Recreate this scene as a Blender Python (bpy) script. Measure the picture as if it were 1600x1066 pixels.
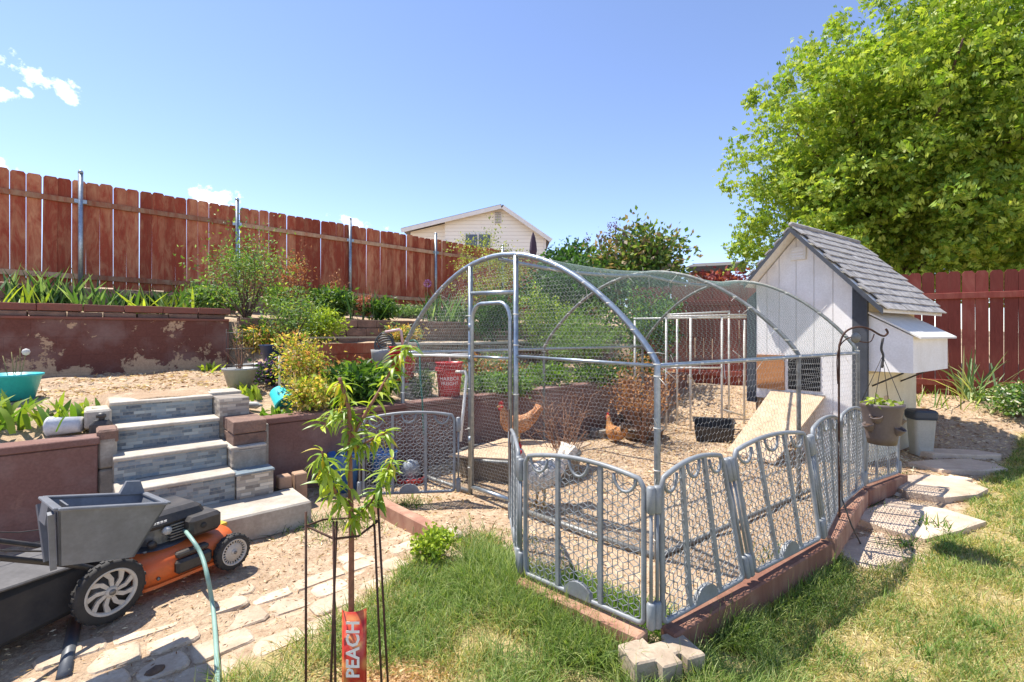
import bpy, bmesh, math, random
import numpy as np
from mathutils import Vector, Matrix
random.seed(4); rng = np.random.default_rng(4)
for o in list(bpy.data.objects): bpy.data.objects.remove(o)
scene = bpy.context.scene
# ------------------------------------------------------------------ camera, world, sun, exposure
CAMH, F, HY = 1.45, 755.0, 520.0          # camera height (m), focal length and horizon row in photo pixels
cam_d = bpy.data.cameras.new('camera'); cam = bpy.data.objects.new('camera', cam_d)
scene.collection.objects.link(cam); scene.camera = cam
cam.location = (0, 0, CAMH); cam.rotation_euler = (math.pi/2, 0, 0)
cam_d.sensor_width = 36; cam_d.lens = 36*F/1600; cam_d.shift_y = -13/1600; cam_d.clip_start = .05; cam_d.clip_end = 2000
SUN_EL = math.radians(63); SUN_TR = Vector((.905, -.425, 0)).normalized()     # horizontal direction the light travels
w = bpy.data.worlds.new('World'); scene.world = w; w.use_nodes = True
nt = w.node_tree; nt.nodes.clear()
out = nt.nodes.new('ShaderNodeOutputWorld'); bg = nt.nodes.new('ShaderNodeBackground'); sky = nt.nodes.new('ShaderNodeTexSky')
sky.sky_type = 'NISHITA'; sky.sun_disc = False; sky.sun_elevation = SUN_EL
sky.sun_rotation = math.atan2(-SUN_TR.x, -SUN_TR.y); sky.altitude = 2600; sky.air_density = 1.0; sky.dust_density = .3; sky.ozone_density = 1.8
bg.inputs[1].default_value = .135
# a few small fair-weather clouds, fixed in the sky by direction
tc = nt.nodes.new('ShaderNodeTexCoord'); noi = nt.nodes.new('ShaderNodeTexNoise'); noi.inputs['Scale'].default_value = 26; noi.inputs['Detail'].default_value = 8; noi.inputs['Roughness'].default_value = .62
nt.links.new(tc.outputs['Generated'], noi.inputs['Vector'])
def sky_dir(px, py): return Vector(((px-800)/F, 1, (HY-py)/F)).normalized()
cloud_sum = None
for (px, py, rx, ry, tilt) in [(28, 104, 92, 24, .3), (-10, 142, 45, 14, .2), (42, 146, 12, 10, .6), (325, 303, 52, 20, 0), (-10, 258, 34, 16, 0), (548, 346, 58, 11, .1), (-260, 60, 160, 40, .2), (1900, 250, 120, 26, 0), (-700, 200, 200, 40, 0), (2600, 120, 260, 50, 0)]:
    c = sky_dir(px, py); right = c.cross(Vector((0, 0, 1))).normalized(); up = right.cross(c).normalized()
    right, up = right*math.cos(tilt)-up*math.sin(tilt), up*math.cos(tilt)+right*math.sin(tilt)
    def dotn(v, k):
        d = nt.nodes.new('ShaderNodeVectorMath'); d.operation = 'DOT_PRODUCT'; nt.links.new(tc.outputs['Generated'], d.inputs[0]); d.inputs[1].default_value = v
        m = nt.nodes.new('ShaderNodeMath'); m.operation = 'MULTIPLY'; nt.links.new(d.outputs['Value'], m.inputs[0]); m.inputs[1].default_value = k
        m2 = nt.nodes.new('ShaderNodeMath'); m2.operation = 'POWER'; nt.links.new(m.outputs[0], m2.inputs[0]); m2.inputs[1].default_value = 2; return m2
    k = (1+((px-800)/F)**2+((HY-py)/F)**2)**.5
    a1 = dotn(right, F/rx*k*.9); a2 = dotn(up, F/ry*k*.9); front = nt.nodes.new('ShaderNodeVectorMath'); front.operation = 'DOT_PRODUCT'
    nt.links.new(tc.outputs['Generated'], front.inputs[0]); front.inputs[1].default_value = c
    gt = nt.nodes.new('ShaderNodeMath'); gt.operation = 'GREATER_THAN'; nt.links.new(front.outputs['Value'], gt.inputs[0]); gt.inputs[1].default_value = .3
    ad = nt.nodes.new('ShaderNodeMath'); ad.operation = 'ADD'; nt.links.new(a1.outputs[0], ad.inputs[0]); nt.links.new(a2.outputs[0], ad.inputs[1])
    su = nt.nodes.new('ShaderNodeMath'); su.operation = 'SUBTRACT'; su.inputs[0].default_value = 1.0; su.use_clamp = True; nt.links.new(ad.outputs[0], su.inputs[1])
    mu = nt.nodes.new('ShaderNodeMath'); mu.operation = 'MULTIPLY'; nt.links.new(su.outputs[0], mu.inputs[0]); nt.links.new(gt.outputs[0], mu.inputs[1])
    if cloud_sum is None: cloud_sum = mu
    else:
        mx = nt.nodes.new('ShaderNodeMath'); mx.operation = 'MAXIMUM'; nt.links.new(cloud_sum.outputs[0], mx.inputs[0]); nt.links.new(mu.outputs[0], mx.inputs[1]); cloud_sum = mx
nm = nt.nodes.new('ShaderNodeMath'); nm.operation = 'SUBTRACT'; nt.links.new(noi.outputs['Fac'], nm.inputs[0]); nm.inputs[1].default_value = .63
sc = nt.nodes.new('ShaderNodeMath'); sc.operation = 'MULTIPLY'; nt.links.new(nm.outputs[0], sc.inputs[0]); sc.inputs[1].default_value = 5.0
ad = nt.nodes.new('ShaderNodeMath'); ad.operation = 'ADD'; nt.links.new(cloud_sum.outputs[0], ad.inputs[0]); nt.links.new(sc.outputs[0], ad.inputs[1])
mk = nt.nodes.new('ShaderNodeMath'); mk.operation = 'MULTIPLY'; mk.use_clamp = True; nt.links.new(ad.outputs[0], mk.inputs[0])
gtz = nt.nodes.new('ShaderNodeMath'); gtz.operation = 'MULTIPLY'; gtz.use_clamp = True; nt.links.new(cloud_sum.outputs[0], gtz.inputs[0]); gtz.inputs[1].default_value = 6
nt.links.new(gtz.outputs[0], mk.inputs[1])
mixc = nt.nodes.new('ShaderNodeMix'); mixc.data_type = 'RGBA'
wb_ = nt.nodes.new('ShaderNodeMix'); wb_.data_type = 'RGBA'; wb_.blend_type = 'MULTIPLY'; wb_.inputs[0].default_value = 1; nt.links.new(sky.outputs[0], wb_.inputs[6]); wb_.inputs[7].default_value = (1.06, .97, 1.0, 1)   # the photograph's white balance
nt.links.new(mk.outputs[0], mixc.inputs[0]); nt.links.new(wb_.outputs[2], mixc.inputs[6]); mixc.inputs[7].default_value = (8.5, 8.6, 8.8, 1)
nt.links.new(mixc.outputs[2], bg.inputs[0]); nt.links.new(bg.outputs[0], out.inputs[0])
sd = bpy.data.lights.new('sun', 'SUN'); sun = bpy.data.objects.new('sun', sd); scene.collection.objects.link(sun)
sd.energy = 3.9; sd.angle = math.radians(.53); sd.color = (1, .95, .87)
tr = Vector((SUN_TR.x*math.cos(SUN_EL), SUN_TR.y*math.cos(SUN_EL), -math.sin(SUN_EL)))
sun.rotation_euler = tr.to_track_quat('-Z', 'Y').to_euler(); sun.location = (-6, 6, 12)
vs = scene.view_settings; vs.view_transform = 'Standard'; vs.look = 'None'; vs.gamma = 1; vs.exposure = 1.12; vs.use_curve_mapping = False

# ------------------------------------------------------------------ helpers
TH = math.atan2(.666, .746); RT = Matrix.Rotation(TH, 4, 'Z'); ID = Matrix.Identity(4)   # terrace axes: a along the walls, b uphill
def P(px, py, D): return Vector(((px-800)/F*D, D, CAMH-(py-HY)/F*D))       # photo pixel at a known depth
def G(px, py, z=0.):
    D = (CAMH-z)*F/(py-HY); return Vector(((px-800)/F*D, D, z))             # photo pixel on ground of height z
def T(a, b, z=0.): return RT @ Vector((a, b, z))
def S(r, g, b, k=1.0):
    f = lambda c: (c/12.92 if c <= .04045 else ((c+.055)/1.055)**2.4)
    return (f(r/255)*k, f(g/255)*k, f(b/255)*k, 1)
C = scene.collection
def setup(o, parent=None, label=None, cat=None, group=None, kind=None):
    C.objects.link(o)
    if parent is not None: o.parent = parent; o.matrix_parent_inverse = parent.matrix_basis.inverted()
    if label: o['label'] = label
    if cat: o['category'] = cat
    if group: o['group'] = group
    if kind: o['kind'] = kind
    return o
def thing(name, loc, label, cat, group=None, rotz=0.):
    o = bpy.data.objects.new(name, None); o.empty_display_size = .1
    o.matrix_basis = Matrix.Translation(Vector(loc)) @ Matrix.Rotation(rotz, 4, 'Z')
    return setup(o, None, label, cat, group)
def me_np(name, V, Fc, smooth=False):
    me = bpy.data.meshes.new(name); V = np.asarray(V, dtype=np.float32); Fc = np.asarray(Fc, dtype=np.int32)
    n = Fc.shape[1]; me.vertices.add(len(V)); me.vertices.foreach_set('co', V.ravel())
    me.loops.add(Fc.size); me.loops.foreach_set('vertex_index', Fc.ravel())
    me.polygons.add(len(Fc)); me.polygons.foreach_set('loop_start', np.arange(len(Fc), dtype=np.int32)*n)
    me.update(calc_edges=True)
    if smooth: me.polygons.foreach_set('use_smooth', np.ones(len(Fc), dtype=bool))
    return me
class MB:
    def __init__(s): s.v = []; s.f = []; s.sm = []
    def add(s, vs, fs, sm=False):
        n = len(s.v); s.v += [Vector(v) for v in vs]; s.f += [tuple(i+n for i in f) for f in fs]; s.sm += [sm]*len(fs); return s
    def hexa(s, p):     # 8 points: bottom ring 0-3, top ring 4-7
        return s.add(p, [(3, 2, 1, 0), (4, 5, 6, 7), (0, 1, 5, 4), (1, 2, 6, 5), (2, 3, 7, 6), (3, 0, 4, 7)])
    def box(s, c, d, M=None):
        c = Vector(c); x, y, z = d[0]/2, d[1]/2, d[2]/2
        p = [Vector(q) for q in ((-x, -y, -z), (x, -y, -z), (x, y, -z), (-x, y, -z), (-x, -y, z), (x, -y, z), (x, y, z), (-x, y, z))]
        return s.hexa([c+((M @ q) if M else q) for q in p])
    def bar(s, p, q, wd, th, up=(0, 0, 1)):
        p, q = Vector(p), Vector(q); d = (q-p).normalized(); r = d.cross(Vector(up)).normalized(); u = r.cross(d)
        r, u = r*wd/2, u*th/2
        return s.hexa([p-r-u, p+r-u, q+r-u, q-r-u, p-r+u, p+r+u, q+r+u, q-r+u])
    def tube(s, pts, r, n=8, caps=True, closed=False, sm=True):
        pts = [Vector(p) for p in pts]; m = len(pts); rs = r if isinstance(r, (list, tuple)) else [r]*m
        vs = []; nrm = None
        for i, p in enumerate(pts):
            t = (pts[(i+1) % m]-pts[i-1]) if closed else (pts[min(i+1, m-1)]-pts[max(i-1, 0)])
            t.normalize()
            if nrm is None: nrm = t.orthogonal().normalized()
            nrm = (nrm-t*nrm.dot(t))
            nrm = nrm.normalized() if nrm.length > 1e-6 else t.orthogonal().normalized()
            b = t.cross(nrm)
            for k in range(n):
                an = 2*math.pi*k/n; vs.append(p+(nrm*math.cos(an)+b*math.sin(an))*rs[i])
        fs = []
        for i in range(m if closed else m-1):
            j = (i+1) % m
            for k in range(n): fs.append((i*n+k, i*n+(k+1) % n, j*n+(k+1) % n, j*n+k))
        if caps and not closed: fs += [tuple(range(n))[::-1], tuple((m-1)*n+k for k in range(n))]
        return s.add(vs, fs, sm)
    def lathe(s, prof, c, n=24, axis=None, sm=True, caps=True):
        c = Vector(c); A = axis or ID; vs = []; m = len(prof)
        for (r, z) in prof:
            for k in range(n):
                an = 2*math.pi*k/n; vs.append(c+A @ Vector((r*math.cos(an), r*math.sin(an), z)))
        fs = [(i*n+k, i*n+(k+1) % n, (i+1)*n+(k+1) % n, (i+1)*n+k) for i in range(m-1) for k in range(n)]
        if caps: fs += [tuple(range(n))[::-1], tuple((m-1)*n+k for k in range(n))]
        return s.add(vs, fs, sm)
    def prism(s, poly, z0, z1, M=None):
        n = len(poly); vs = [Vector((x, y, z0)) for x, y in poly]+[Vector((x, y, z1)) for x, y in poly]
        if M: vs = [M @ v for v in vs]
        return s.add(vs, [tuple(range(n))[::-1], tuple(range(n, 2*n))]+[(i, (i+1) % n, n+(i+1) % n, n+i) for i in range(n)])
    def mesh(s, name, bevel=0):
        me = bpy.data.meshes.new(name); me.from_pydata([tuple(v) for v in s.v], [], s.f)
        for p, q in zip(me.polygons, s.sm): p.use_smooth = q
        bm = bmesh.new(); bm.from_mesh(me); bmesh.ops.recalc_face_normals(bm, faces=bm.faces)
        if bevel: bmesh.ops.bevel(bm, geom=list(bm.edges), offset=bevel, segments=1, affect='EDGES', clamp_overlap=True)
        bm.to_mesh(me); bm.free(); me.update(); return me
    def build(s, name, mat, parent=None, M=None, bevel=0, **kw):
        me = s.mesh(name, bevel); me.materials.append(mat); o = bpy.data.objects.new(name, me)
        if M is not None: o.matrix_basis = M
        return setup(o, parent, **kw)
def inst(name, me, M, parent=None, **kw):
    o = bpy.data.objects.new(name, me); o.matrix_basis = M; return setup(o, parent, **kw)
def smooth_path(pts, k=6):
    pts = [Vector(p) for p in pts]; out_ = []
    for i in range(len(pts)-1):
        p0, p1, p2, p3 = pts[max(i-1, 0)], pts[i], pts[i+1], pts[min(i+2, len(pts)-1)]
        for j in range(k):
            t = j/k; out_.append(.5*((2*p1)+(p2-p0)*t+(2*p0-5*p1+4*p2-p3)*t*t+(3*p1-p0-3*p2+p3)*t**3))
    return out_+[pts[-1]]
# ------------------------------------------------------------------ materials
def nodes(name):
    m = bpy.data.materials.new(name); m.use_nodes = True; t = m.node_tree; b = t.nodes['Principled BSDF']; return m, t, b
def mixcol(t, fac, a, b, mode='MIX'):
    n = t.nodes.new('ShaderNodeMix'); n.data_type = 'RGBA'; n.blend_type = mode
    for sock, v in ((0, fac), (6, a), (7, b)):
        if hasattr(v, 'is_output'): t.links.new(v, n.inputs[sock])
        else: n.inputs[sock].default_value = v
    return n.outputs[2]
def noise(t, scale, detail=4, rough=.55, vec=None, dist=0):
    n = t.nodes.new('ShaderNodeTexNoise'); n.inputs['Scale'].default_value = scale; n.inputs['Detail'].default_value = detail; n.inputs['Roughness'].default_value = rough; n.inputs['Distortion'].default_value = dist
    if vec is not None: t.links.new(vec, n.inputs['Vector'])
    return n.outputs['Fac']
def ramp(t, fac, lo, hi):
    n = t.nodes.new('ShaderNodeMapRange'); n.inputs[1].default_value = lo; n.inputs[2].default_value = hi; t.links.new(fac, n.inputs[0]); return n.outputs[0]
def coords(t, scale=(1, 1, 1), rand=0, kind='Object'):
    c = t.nodes.new('ShaderNodeTexCoord'); mp = t.nodes.new('ShaderNodeMapping'); mp.inputs['Scale'].default_value = scale
    t.links.new(c.outputs[kind], mp.inputs['Vector'])
    if rand:
        oi = t.nodes.new('ShaderNodeObjectInfo'); mu = t.nodes.new('ShaderNodeVectorMath'); mu.operation = 'SCALE'; mu.inputs[0].default_value = (17.3, 29.1, 41.7)
        t.links.new(oi.outputs['Random'], mu.inputs['Scale']); t.links.new(mu.outputs[0], mp.inputs['Location'])
    return mp.outputs[0]
def bump(t, b, h, strength=.3, dist=.01):
    n = t.nodes.new('ShaderNodeBump'); n.inputs['Strength'].default_value = strength; n.inputs['Distance'].default_value = dist
    t.links.new(h, n.inputs['Height']); t.links.new(n.outputs[0], b.inputs['Normal'])
def objrand(t): return t.nodes.new('ShaderNodeObjectInfo').outputs['Random']
def M_(name, col, rough=.6, metal=0., col2=None, scale=9, bmp=.15, lo=.35, hi=.7, rand=1, spec=.5, fine=60, bdist=.004):
    m, t, b = nodes(name); v = coords(t, rand=rand)
    n1 = noise(t, scale, 5, .6, v); n2 = noise(t, fine, 3, .6, v)
    c2 = col2 or tuple(list(x*.72 for x in col[:3])+[1])
    c = mixcol(t, ramp(t, n1, lo, hi), col, c2); c = mixcol(t, ramp(t, n2, .3, .75), c, mixcol(t, .5, c, (c2[0]*.8, c2[1]*.8, c2[2]*.8, 1)))
    if rand:
        h = t.nodes.new('ShaderNodeHueSaturation'); t.links.new(c, h.inputs['Color']); t.links.new(ramp(t, objrand(t), -.0, 1.0), h.inputs['Value'])
        mr = h.inputs['Value'].links[0].from_node; mr.inputs[3].default_value = .86; mr.inputs[4].default_value = 1.12; c = h.outputs[0]
    t.links.new(c, b.inputs['Base Color']); b.inputs['Roughness'].default_value = rough; b.inputs['Metallic'].default_value = metal; b.inputs['Specular IOR Level'].default_value = spec
    if bmp: bump(t, b, n2, bmp, bdist)
    return m
def leafmat(name, transl=.35, rough=.5):
    m, t, b = nodes(name); a = t.nodes.new('ShaderNodeAttribute'); a.attribute_name = 'col'
    t.links.new(a.outputs['Color'], b.inputs['Base Color']); b.inputs['Roughness'].default_value = rough; b.inputs['Specular IOR Level'].default_value = .35
    tl = t.nodes.new('ShaderNodeBsdfTranslucent'); g = t.nodes.new('ShaderNodeMix'); g.data_type = 'RGBA'; g.blend_type = 'MULTIPLY'; g.inputs[0].default_value = 1
    t.links.new(a.outputs['Color'], g.inputs[6]); g.inputs[7].default_value = (1.5, 1.5, .7, 1); t.links.new(g.outputs[2], tl.inputs['Color'])
    mx = t.nodes.new('ShaderNodeMixShader'); mx.inputs[0].default_value = transl; o = t.nodes['Material Output']
    t.links.new(b.outputs[0], mx.inputs[1]); t.links.new(tl.outputs[0], mx.inputs[2]); t.links.new(mx.outputs[0], o.inputs[0]); return m
def wood_stain(name, red, bare, amount_lo, amount_hi, rough=.75, vary=(.75, 1.2)):
    m, t, b = nodes(name); v = coords(t, (1, 1, .09), rand=1); v2 = coords(t, (1, 1, .3), rand=1)
    grain = noise(t, 55, 5, .6, v, 1.2); patch = noise(t, 7, 6, .68, v2, .6)
    s = t.nodes.new('ShaderNodeMath'); s.operation = 'ADD'; t.links.new(patch, s.inputs[0])
    s2 = t.nodes.new('ShaderNodeMath'); s2.operation = 'MULTIPLY'; s2.inputs[1].default_value = .45; t.links.new(grain, s2.inputs[0]); t.links.new(s2.outputs[0], s.inputs[1])
    s3 = t.nodes.new('ShaderNodeMath'); s3.operation = 'MULTIPLY_ADD'; s3.inputs[1].default_value = .16; t.links.new(objrand(t), s3.inputs[0]); t.links.new(s.outputs[0], s3.inputs[2])
    c = mixcol(t, ramp(t, s3.outputs[0], amount_lo, amount_hi), red, bare)
    c = mixcol(t, ramp(t, grain, .35, .75), c, (.72, .66, .62, 1), 'MULTIPLY')
    h = t.nodes.new('ShaderNodeHueSaturation'); t.links.new(c, h.inputs['Color']); r = ramp(t, objrand(t), 0, 1); r.node.inputs[3].default_value = vary[0]; r.node.inputs[4].default_value = vary[1]; t.links.new(r, h.inputs['Value'])
    t.links.new(h.outputs[0], b.inputs['Base Color']); b.inputs['Roughness'].default_value = rough; b.inputs['Specular IOR Level'].default_value = .25
    bump(t, b, grain, .35, .004); return m
galv = M_('galvanised', S(176, 184, 190), .38, .75, S(140, 150, 158), 25, .08)
galv_old = M_('galvanised_dull', S(150, 152, 150), .55, .5, S(112, 110, 104), 18, .12)
conc = M_('concrete', S(205, 196, 180), .9, 0, S(168, 156, 140), 6, .4)
conc_d = M_('concrete_grey', S(172, 164, 150), .9, 0, S(132, 124, 112), 7, .5)
block_m = M_('retaining_block', S(150, 118, 100), .92, 0, S(112, 88, 76), 9, .8, bdist=.008)
block_red = M_('coping_block', S(142, 84, 70), .92, 0, S(118, 82, 70), 7, .7, bdist=.008)
pvc = M_('white_pvc', S(232, 230, 224), .4, 0, S(205, 200, 188), 12, .02, rand=0)
black_p = M_('black_plastic', S(40, 40, 42), .5, 0, S(78, 72, 66), 14, .06)
grey_p = M_('grey_plastic', S(142, 146, 152), .48, 0, S(126, 130, 137), 10, .05, rand=0)
rust = M_('rusty_steel', S(96, 66, 52), .75, .4, S(66, 50, 44), 30, .3)
tie_m = M_('white_tie', S(235, 232, 222), .5, 0, S(215, 210, 195), 12, 0, rand=0)
soil_d = M_('dark_soil', S(92, 70, 54), .95, 0, S(66, 50, 40), 20, .8)
# ---- ground sheet in terrace axes
def smooth(x): x = np.clip(x, 0, 1); return x*x*(3-2*x)
def wob(x, y): return .012*np.sin(3.1*x+1.3)*np.cos(2.7*y)+.008*np.sin(7.3*x-2*y)+.006*np.cos(11*y+5*x)
FR0 = Vector((6.43, 7.35)); FRD = Vector((.855, -.518)); FRN = Vector((-.518, -.855))
def hg(a, b):
    a = np.asarray(a, float); b = np.asarray(b, float); x = .746*a-.666*b; y = .666*a+.746*b
    yard = wob(x, y); dist = (x-FR0.x)*FRN.x+(y-FR0.y)*FRN.y
    yard = yard+.5*smooth(1-(dist-.1)/2.0)
    yard = yard+.05*smooth((-x-1.2)/1.0)*smooth((y-1.6)/1.2)
    low = .655+.24*np.clip((b-4.58)/1.7, 0, 1)
    mid = np.where(b > 6.35, 1.26+.05*(b-6.4), low)
    landing = .885+.09*np.clip((b-4.6)/2.6, 0, 1)
    lp = .655+.25*smooth((b-4.7)/.9)
    left = np.where(a < .14, np.minimum(lp, landing), landing)
    right = np.where(a > .92, mid, landing)
    wgt = np.clip((a-1.5)/.5, 0, 1)
    lowmix = np.where(b > 6.35, landing*(1-wgt)+mid*wgt, np.where(a > .92, np.minimum(low, landing), left))
    up = 1.6+.26*np.clip((b-7.4)/3.9, 0, 1)+.09*np.clip(b-11.4, 0, 40)
    z = np.where(b > 7.37, up, np.where(b > 4.54, lowmix, yard))
    st = (a > .14) & (a < .92) & (b < 4.97); z = np.where(st & (b > 4.0), .04, z)
    return z+np.where(b > 4.54, wob(x*1.3, y), 0)
def hz(p): 
    q = RT.inverted() @ Vector((p[0], p[1], 0)); return float(hg(q.x, q.y))
def on(px, py, it=12):                       # photo pixel -> point on the built ground
    z = 0.
    for _ in range(it):
        p = G(px, py, z) if py > HY+8 else None
        z = .5*z+.5*hz(p)
    return G(px, py, z)
av = np.unique(np.concatenate([np.linspace(-160, -6, 30), np.arange(-6, 12, .09), np.linspace(12, 200, 36), [.11, .17, .89, .95]]))
bv = np.unique(np.concatenate([np.linspace(-120, -1, 24), np.arange(-1, 11.6, .09), np.linspace(11.6, 260, 40), [4.5, 4.58, 6.31, 6.39, 7.33, 7.41, 4.94, 5.0]]))
A, B = np.meshgrid(av, bv, indexing='ij'); Z = hg(A, B); na, nb = A.shape
V = np.stack([A.ravel(), B.ravel(), Z.ravel()], 1); I = np.arange(na*nb).reshape(na, nb)
Fq = np.stack([I[:-1, :-1], I[1:, :-1], I[1:, 1:], I[:-1, 1:]], -1).reshape(-1, 4)
def inpoly(x, y, poly):
    r = np.zeros(np.shape(x), bool); n = len(poly)
    for i in range(n):
        (x1, y1), (x2, y2) = poly[i], poly[(i+1) % n]
        c = ((y1 > y) != (y2 > y)); r ^= c & (x < (x2-x1)*(y-y1)/((y2-y1) if y2 != y1 else 1e-9)+x1)
    return r
g2 = lambda px, py: tuple(G(px, py))[:2]
LAWN1 = [g2(330, 1066), g2(470, 1000), g2(590, 930), g2(640, 885), g2(700, 850), g2(765, 835), g2(815, 898), (.55, 2.12), (.62, 2.0), (1.1, 2.45), (1.3, 1.5), (1.0, -2), (-1.3, -2)]
LAWN2 = [(.75, 2.1), (1.25, 2.46), (1.85, 2.86), g2(1290, 850), g2(1345, 895), g2(1450, 868), g2(1500, 815), g2(1535, 750), g2(1600, 700), (7.5, 5.2), (9.5, 3.0), (9, -3), (.9, -3)]
me = me_np('ground', V, Fq, True)
X = .746*V[:, 0]-.666*V[:, 1]; Y = .666*V[:, 0]+.746*V[:, 1]
lawn = (inpoly(X, Y, LAWN1) | inpoly(X, Y, LAWN2)).astype(np.float32)
at = me.attributes.new('lawn', 'FLOAT', 'POINT'); at.data.foreach_set('value', lawn)
m, t, b_ = nodes('soil'); v = coords(t)
at = t.nodes.new('ShaderNodeAttribute'); at.attribute_name = 'lawn'
n1 = noise(t, 1.7, 6, .6, v); n2 = noise(t, 34, 5, .65, v); n3 = noise(t, 130, 3, .6, v); n4 = noise(t, 7, 5, .6, v)
soil = mixcol(t, ramp(t, n1, .35, .68), S(214, 190, 160), S(192, 164, 134)); soil = mixcol(t, ramp(t, n2, .35, .7), soil, S(166, 138, 110)); soil = mixcol(t, ramp(t, n4, .52, .75), soil, S(222, 200, 170))
dry = mixcol(t, ramp(t, n4, .35, .65), S(206, 186, 140), S(158, 150, 92)); dry = mixcol(t, ramp(t, n2, .4, .7), dry, S(178, 156, 112))
c = mixcol(t, at.outputs['Fac'], soil, dry); c = mixcol(t, ramp(t, n3, .3, .8), c, mixcol(t, .55, c, (.1, .07, .05, 1)))
t.links.new(c, b_.inputs['Base Color']); b_.inputs['Roughness'].default_value = .95; b_.inputs['Specular IOR Level'].default_value = .15
bump(t, b_, n2, .8, .02)
me.materials.append(m); ground = bpy.data.objects.new('ground', me); ground.matrix_basis = RT; setup(ground, kind='structure')
# ---- upper retaining wall, peeling paint
def peel(name, paint, bare, lo, hi, zbias=True, joint=1.):
    m, t, b = nodes(name); v = coords(t); big = noise(t, 2.3, 3, .5, v); n = noise(t, 8, 8, .72, v, .3)
    s = t.nodes.new('ShaderNodeMath'); s.operation = 'MULTIPLY_ADD'; t.links.new(big, s.inputs[0]); s.inputs[1].default_value = .8; t.links.new(n, s.inputs[2])
    val = s.outputs[0]
    if zbias:                                   # rising damp: the paint has come off more along the foot of the wall
        sp = t.nodes.new('ShaderNodeSeparateXYZ'); t.links.new(v, sp.inputs[0]); r = ramp(t, sp.outputs['Z'], .92, 1.22); r.node.inputs[3].default_value = .3; r.node.inputs[4].default_value = 0
        s2 = t.nodes.new('ShaderNodeMath'); s2.operation = 'ADD'; t.links.new(val, s2.inputs[0]); t.links.new(r, s2.inputs[1]); val = s2.outputs[0]
    bk = t.nodes.new('ShaderNodeTexBrick'); sx = t.nodes.new('ShaderNodeSeparateXYZ'); cx = t.nodes.new('ShaderNodeCombineXYZ'); t.links.new(v, sx.inputs[0]); t.links.new(sx.outputs[0], cx.inputs[0]); t.links.new(sx.outputs[2], cx.inputs[1]); t.links.new(cx.outputs[0], bk.inputs['Vector'])
    bk.inputs['Scale'].default_value = 1; bk.inputs['Brick Width'].default_value = .4; bk.inputs['Row Height'].default_value = .2; bk.inputs['Mortar Size'].default_value = .005; bk.inputs['Mortar Smooth'].default_value = .6; bk.inputs['Color1'].default_value = (.8, .8, .8, 1); bk.inputs['Color2'].default_value = (1, 1, 1, 1)
    fine = noise(t, 60, 4, .6, v); pc = mixcol(t, ramp(t, fine, .3, .75), paint, (paint[0]*.72, paint[1]*.72, paint[2]*.72, 1)); pc = mixcol(t, ramp(t, noise(t, 3, 4, .6, v), .45, .75), pc, mixcol(t, .25, pc, (.5, .42, .38, 1)))
    k = ramp(t, val, lo, hi); c = mixcol(t, k, pc, mixcol(t, ramp(t, fine, .3, .7), bare, (bare[0]*.75, bare[1]*.72, bare[2]*.68, 1)))
    c = mixcol(t, .35*joint, c, mixcol(t, 1., c, bk.outputs['Color'], 'MULTIPLY')); t.links.new(c, b.inputs['Base Color']); b.inputs['Roughness'].default_value = .85; b.inputs['Specular IOR Level'].default_value = .2
    inv = t.nodes.new('ShaderNodeMath'); inv.operation = 'SUBTRACT'; inv.inputs[0].default_value = 1; t.links.new(k, inv.inputs[1]); h2_ = t.nodes.new('ShaderNodeMath'); h2_.operation = 'SUBTRACT'; t.links.new(inv.outputs[0], h2_.inputs[0]); jm = t.nodes.new('ShaderNodeMath'); jm.operation = 'MULTIPLY'; jm.inputs[1].default_value = joint; t.links.new(bk.outputs['Fac'], jm.inputs[0]); t.links.new(jm.outputs[0], h2_.inputs[1]); bump(t, b, h2_.outputs[0], .6, .006); return m
wall_up = peel('peeling_paint', S(116, 74, 64), S(196, 164, 134), .975, 1.005, True, .35)
wall_low = peel('brown_paint', S(134, 100, 90), S(166, 132, 116), 1.06, 1.3, False, .12)
ROOT = lambda name, a, b, z, label, cat: thing(name, T(a, b, z), label, cat, rotz=TH)
uw = ROOT('retaining_wall', -1, 7.3, .9, 'tall upper retaining wall with peeling dark red paint and block coping', 'wall')
MB().box((-2.26, 7.37, 1.22), (7.46, .16, .76)).build('wall_face', wall_up, uw, RT)
MB().box((-2.26, 7.365, 1.615), (7.46, .19, .03)).build('cap_strip', block_red, uw, RT, bevel=.004)
def block_mesh(L, D_, H, seed):
    rr = random.Random(seed); mb = MB(); p = []
    for z in (0, H):
        for (x, y) in ((0, 0), (L, 0), (L, D_), (0, D_)): p.append(Vector((x+rr.uniform(-.006, .006), y+rr.uniform(-.008, .004), z+rr.uniform(-.003, .003))))
    mb.hexa(p); return mb.mesh('block', .006)
def block_row(parent, a0, a1, b, z, L, D_, H, mat, seed, name='block', gap=.008):
    ms = []
    for i in range(3):
        q = block_mesh(L-gap, D_, H-.004, seed*7+i); q.materials.append(mat); ms.append(q)
    rr = random.Random(seed); a = a0
    while a < a1-.05:
        inst(name, rr.choice(ms), RT @ Matrix.Translation((a, b+rr.uniform(-.012, .012), z)) @ Matrix.Rotation(rr.uniform(-.015, .015), 4, 'Z'), parent); a += L
block_row(uw, -6, 1.3, 7.32, 1.632, .31, .2, .055, block_m, 3)
block_row(uw, -5.9, 1.45, 7.30, 1.69, .37, .22, .085, block_red, 5)
tw = ROOT('block_wall', 4, 7.3, 1.2, 'low wall of brown concrete retaining blocks below the fence bed', 'wall')
for i, z in enumerate((1.27, 1.40, 1.53)): block_row(tw, 1.62+.14*(i % 2), 8.1, 7.30+.02*i, z, .33, .2, .128, block_m, 11+i)
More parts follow.
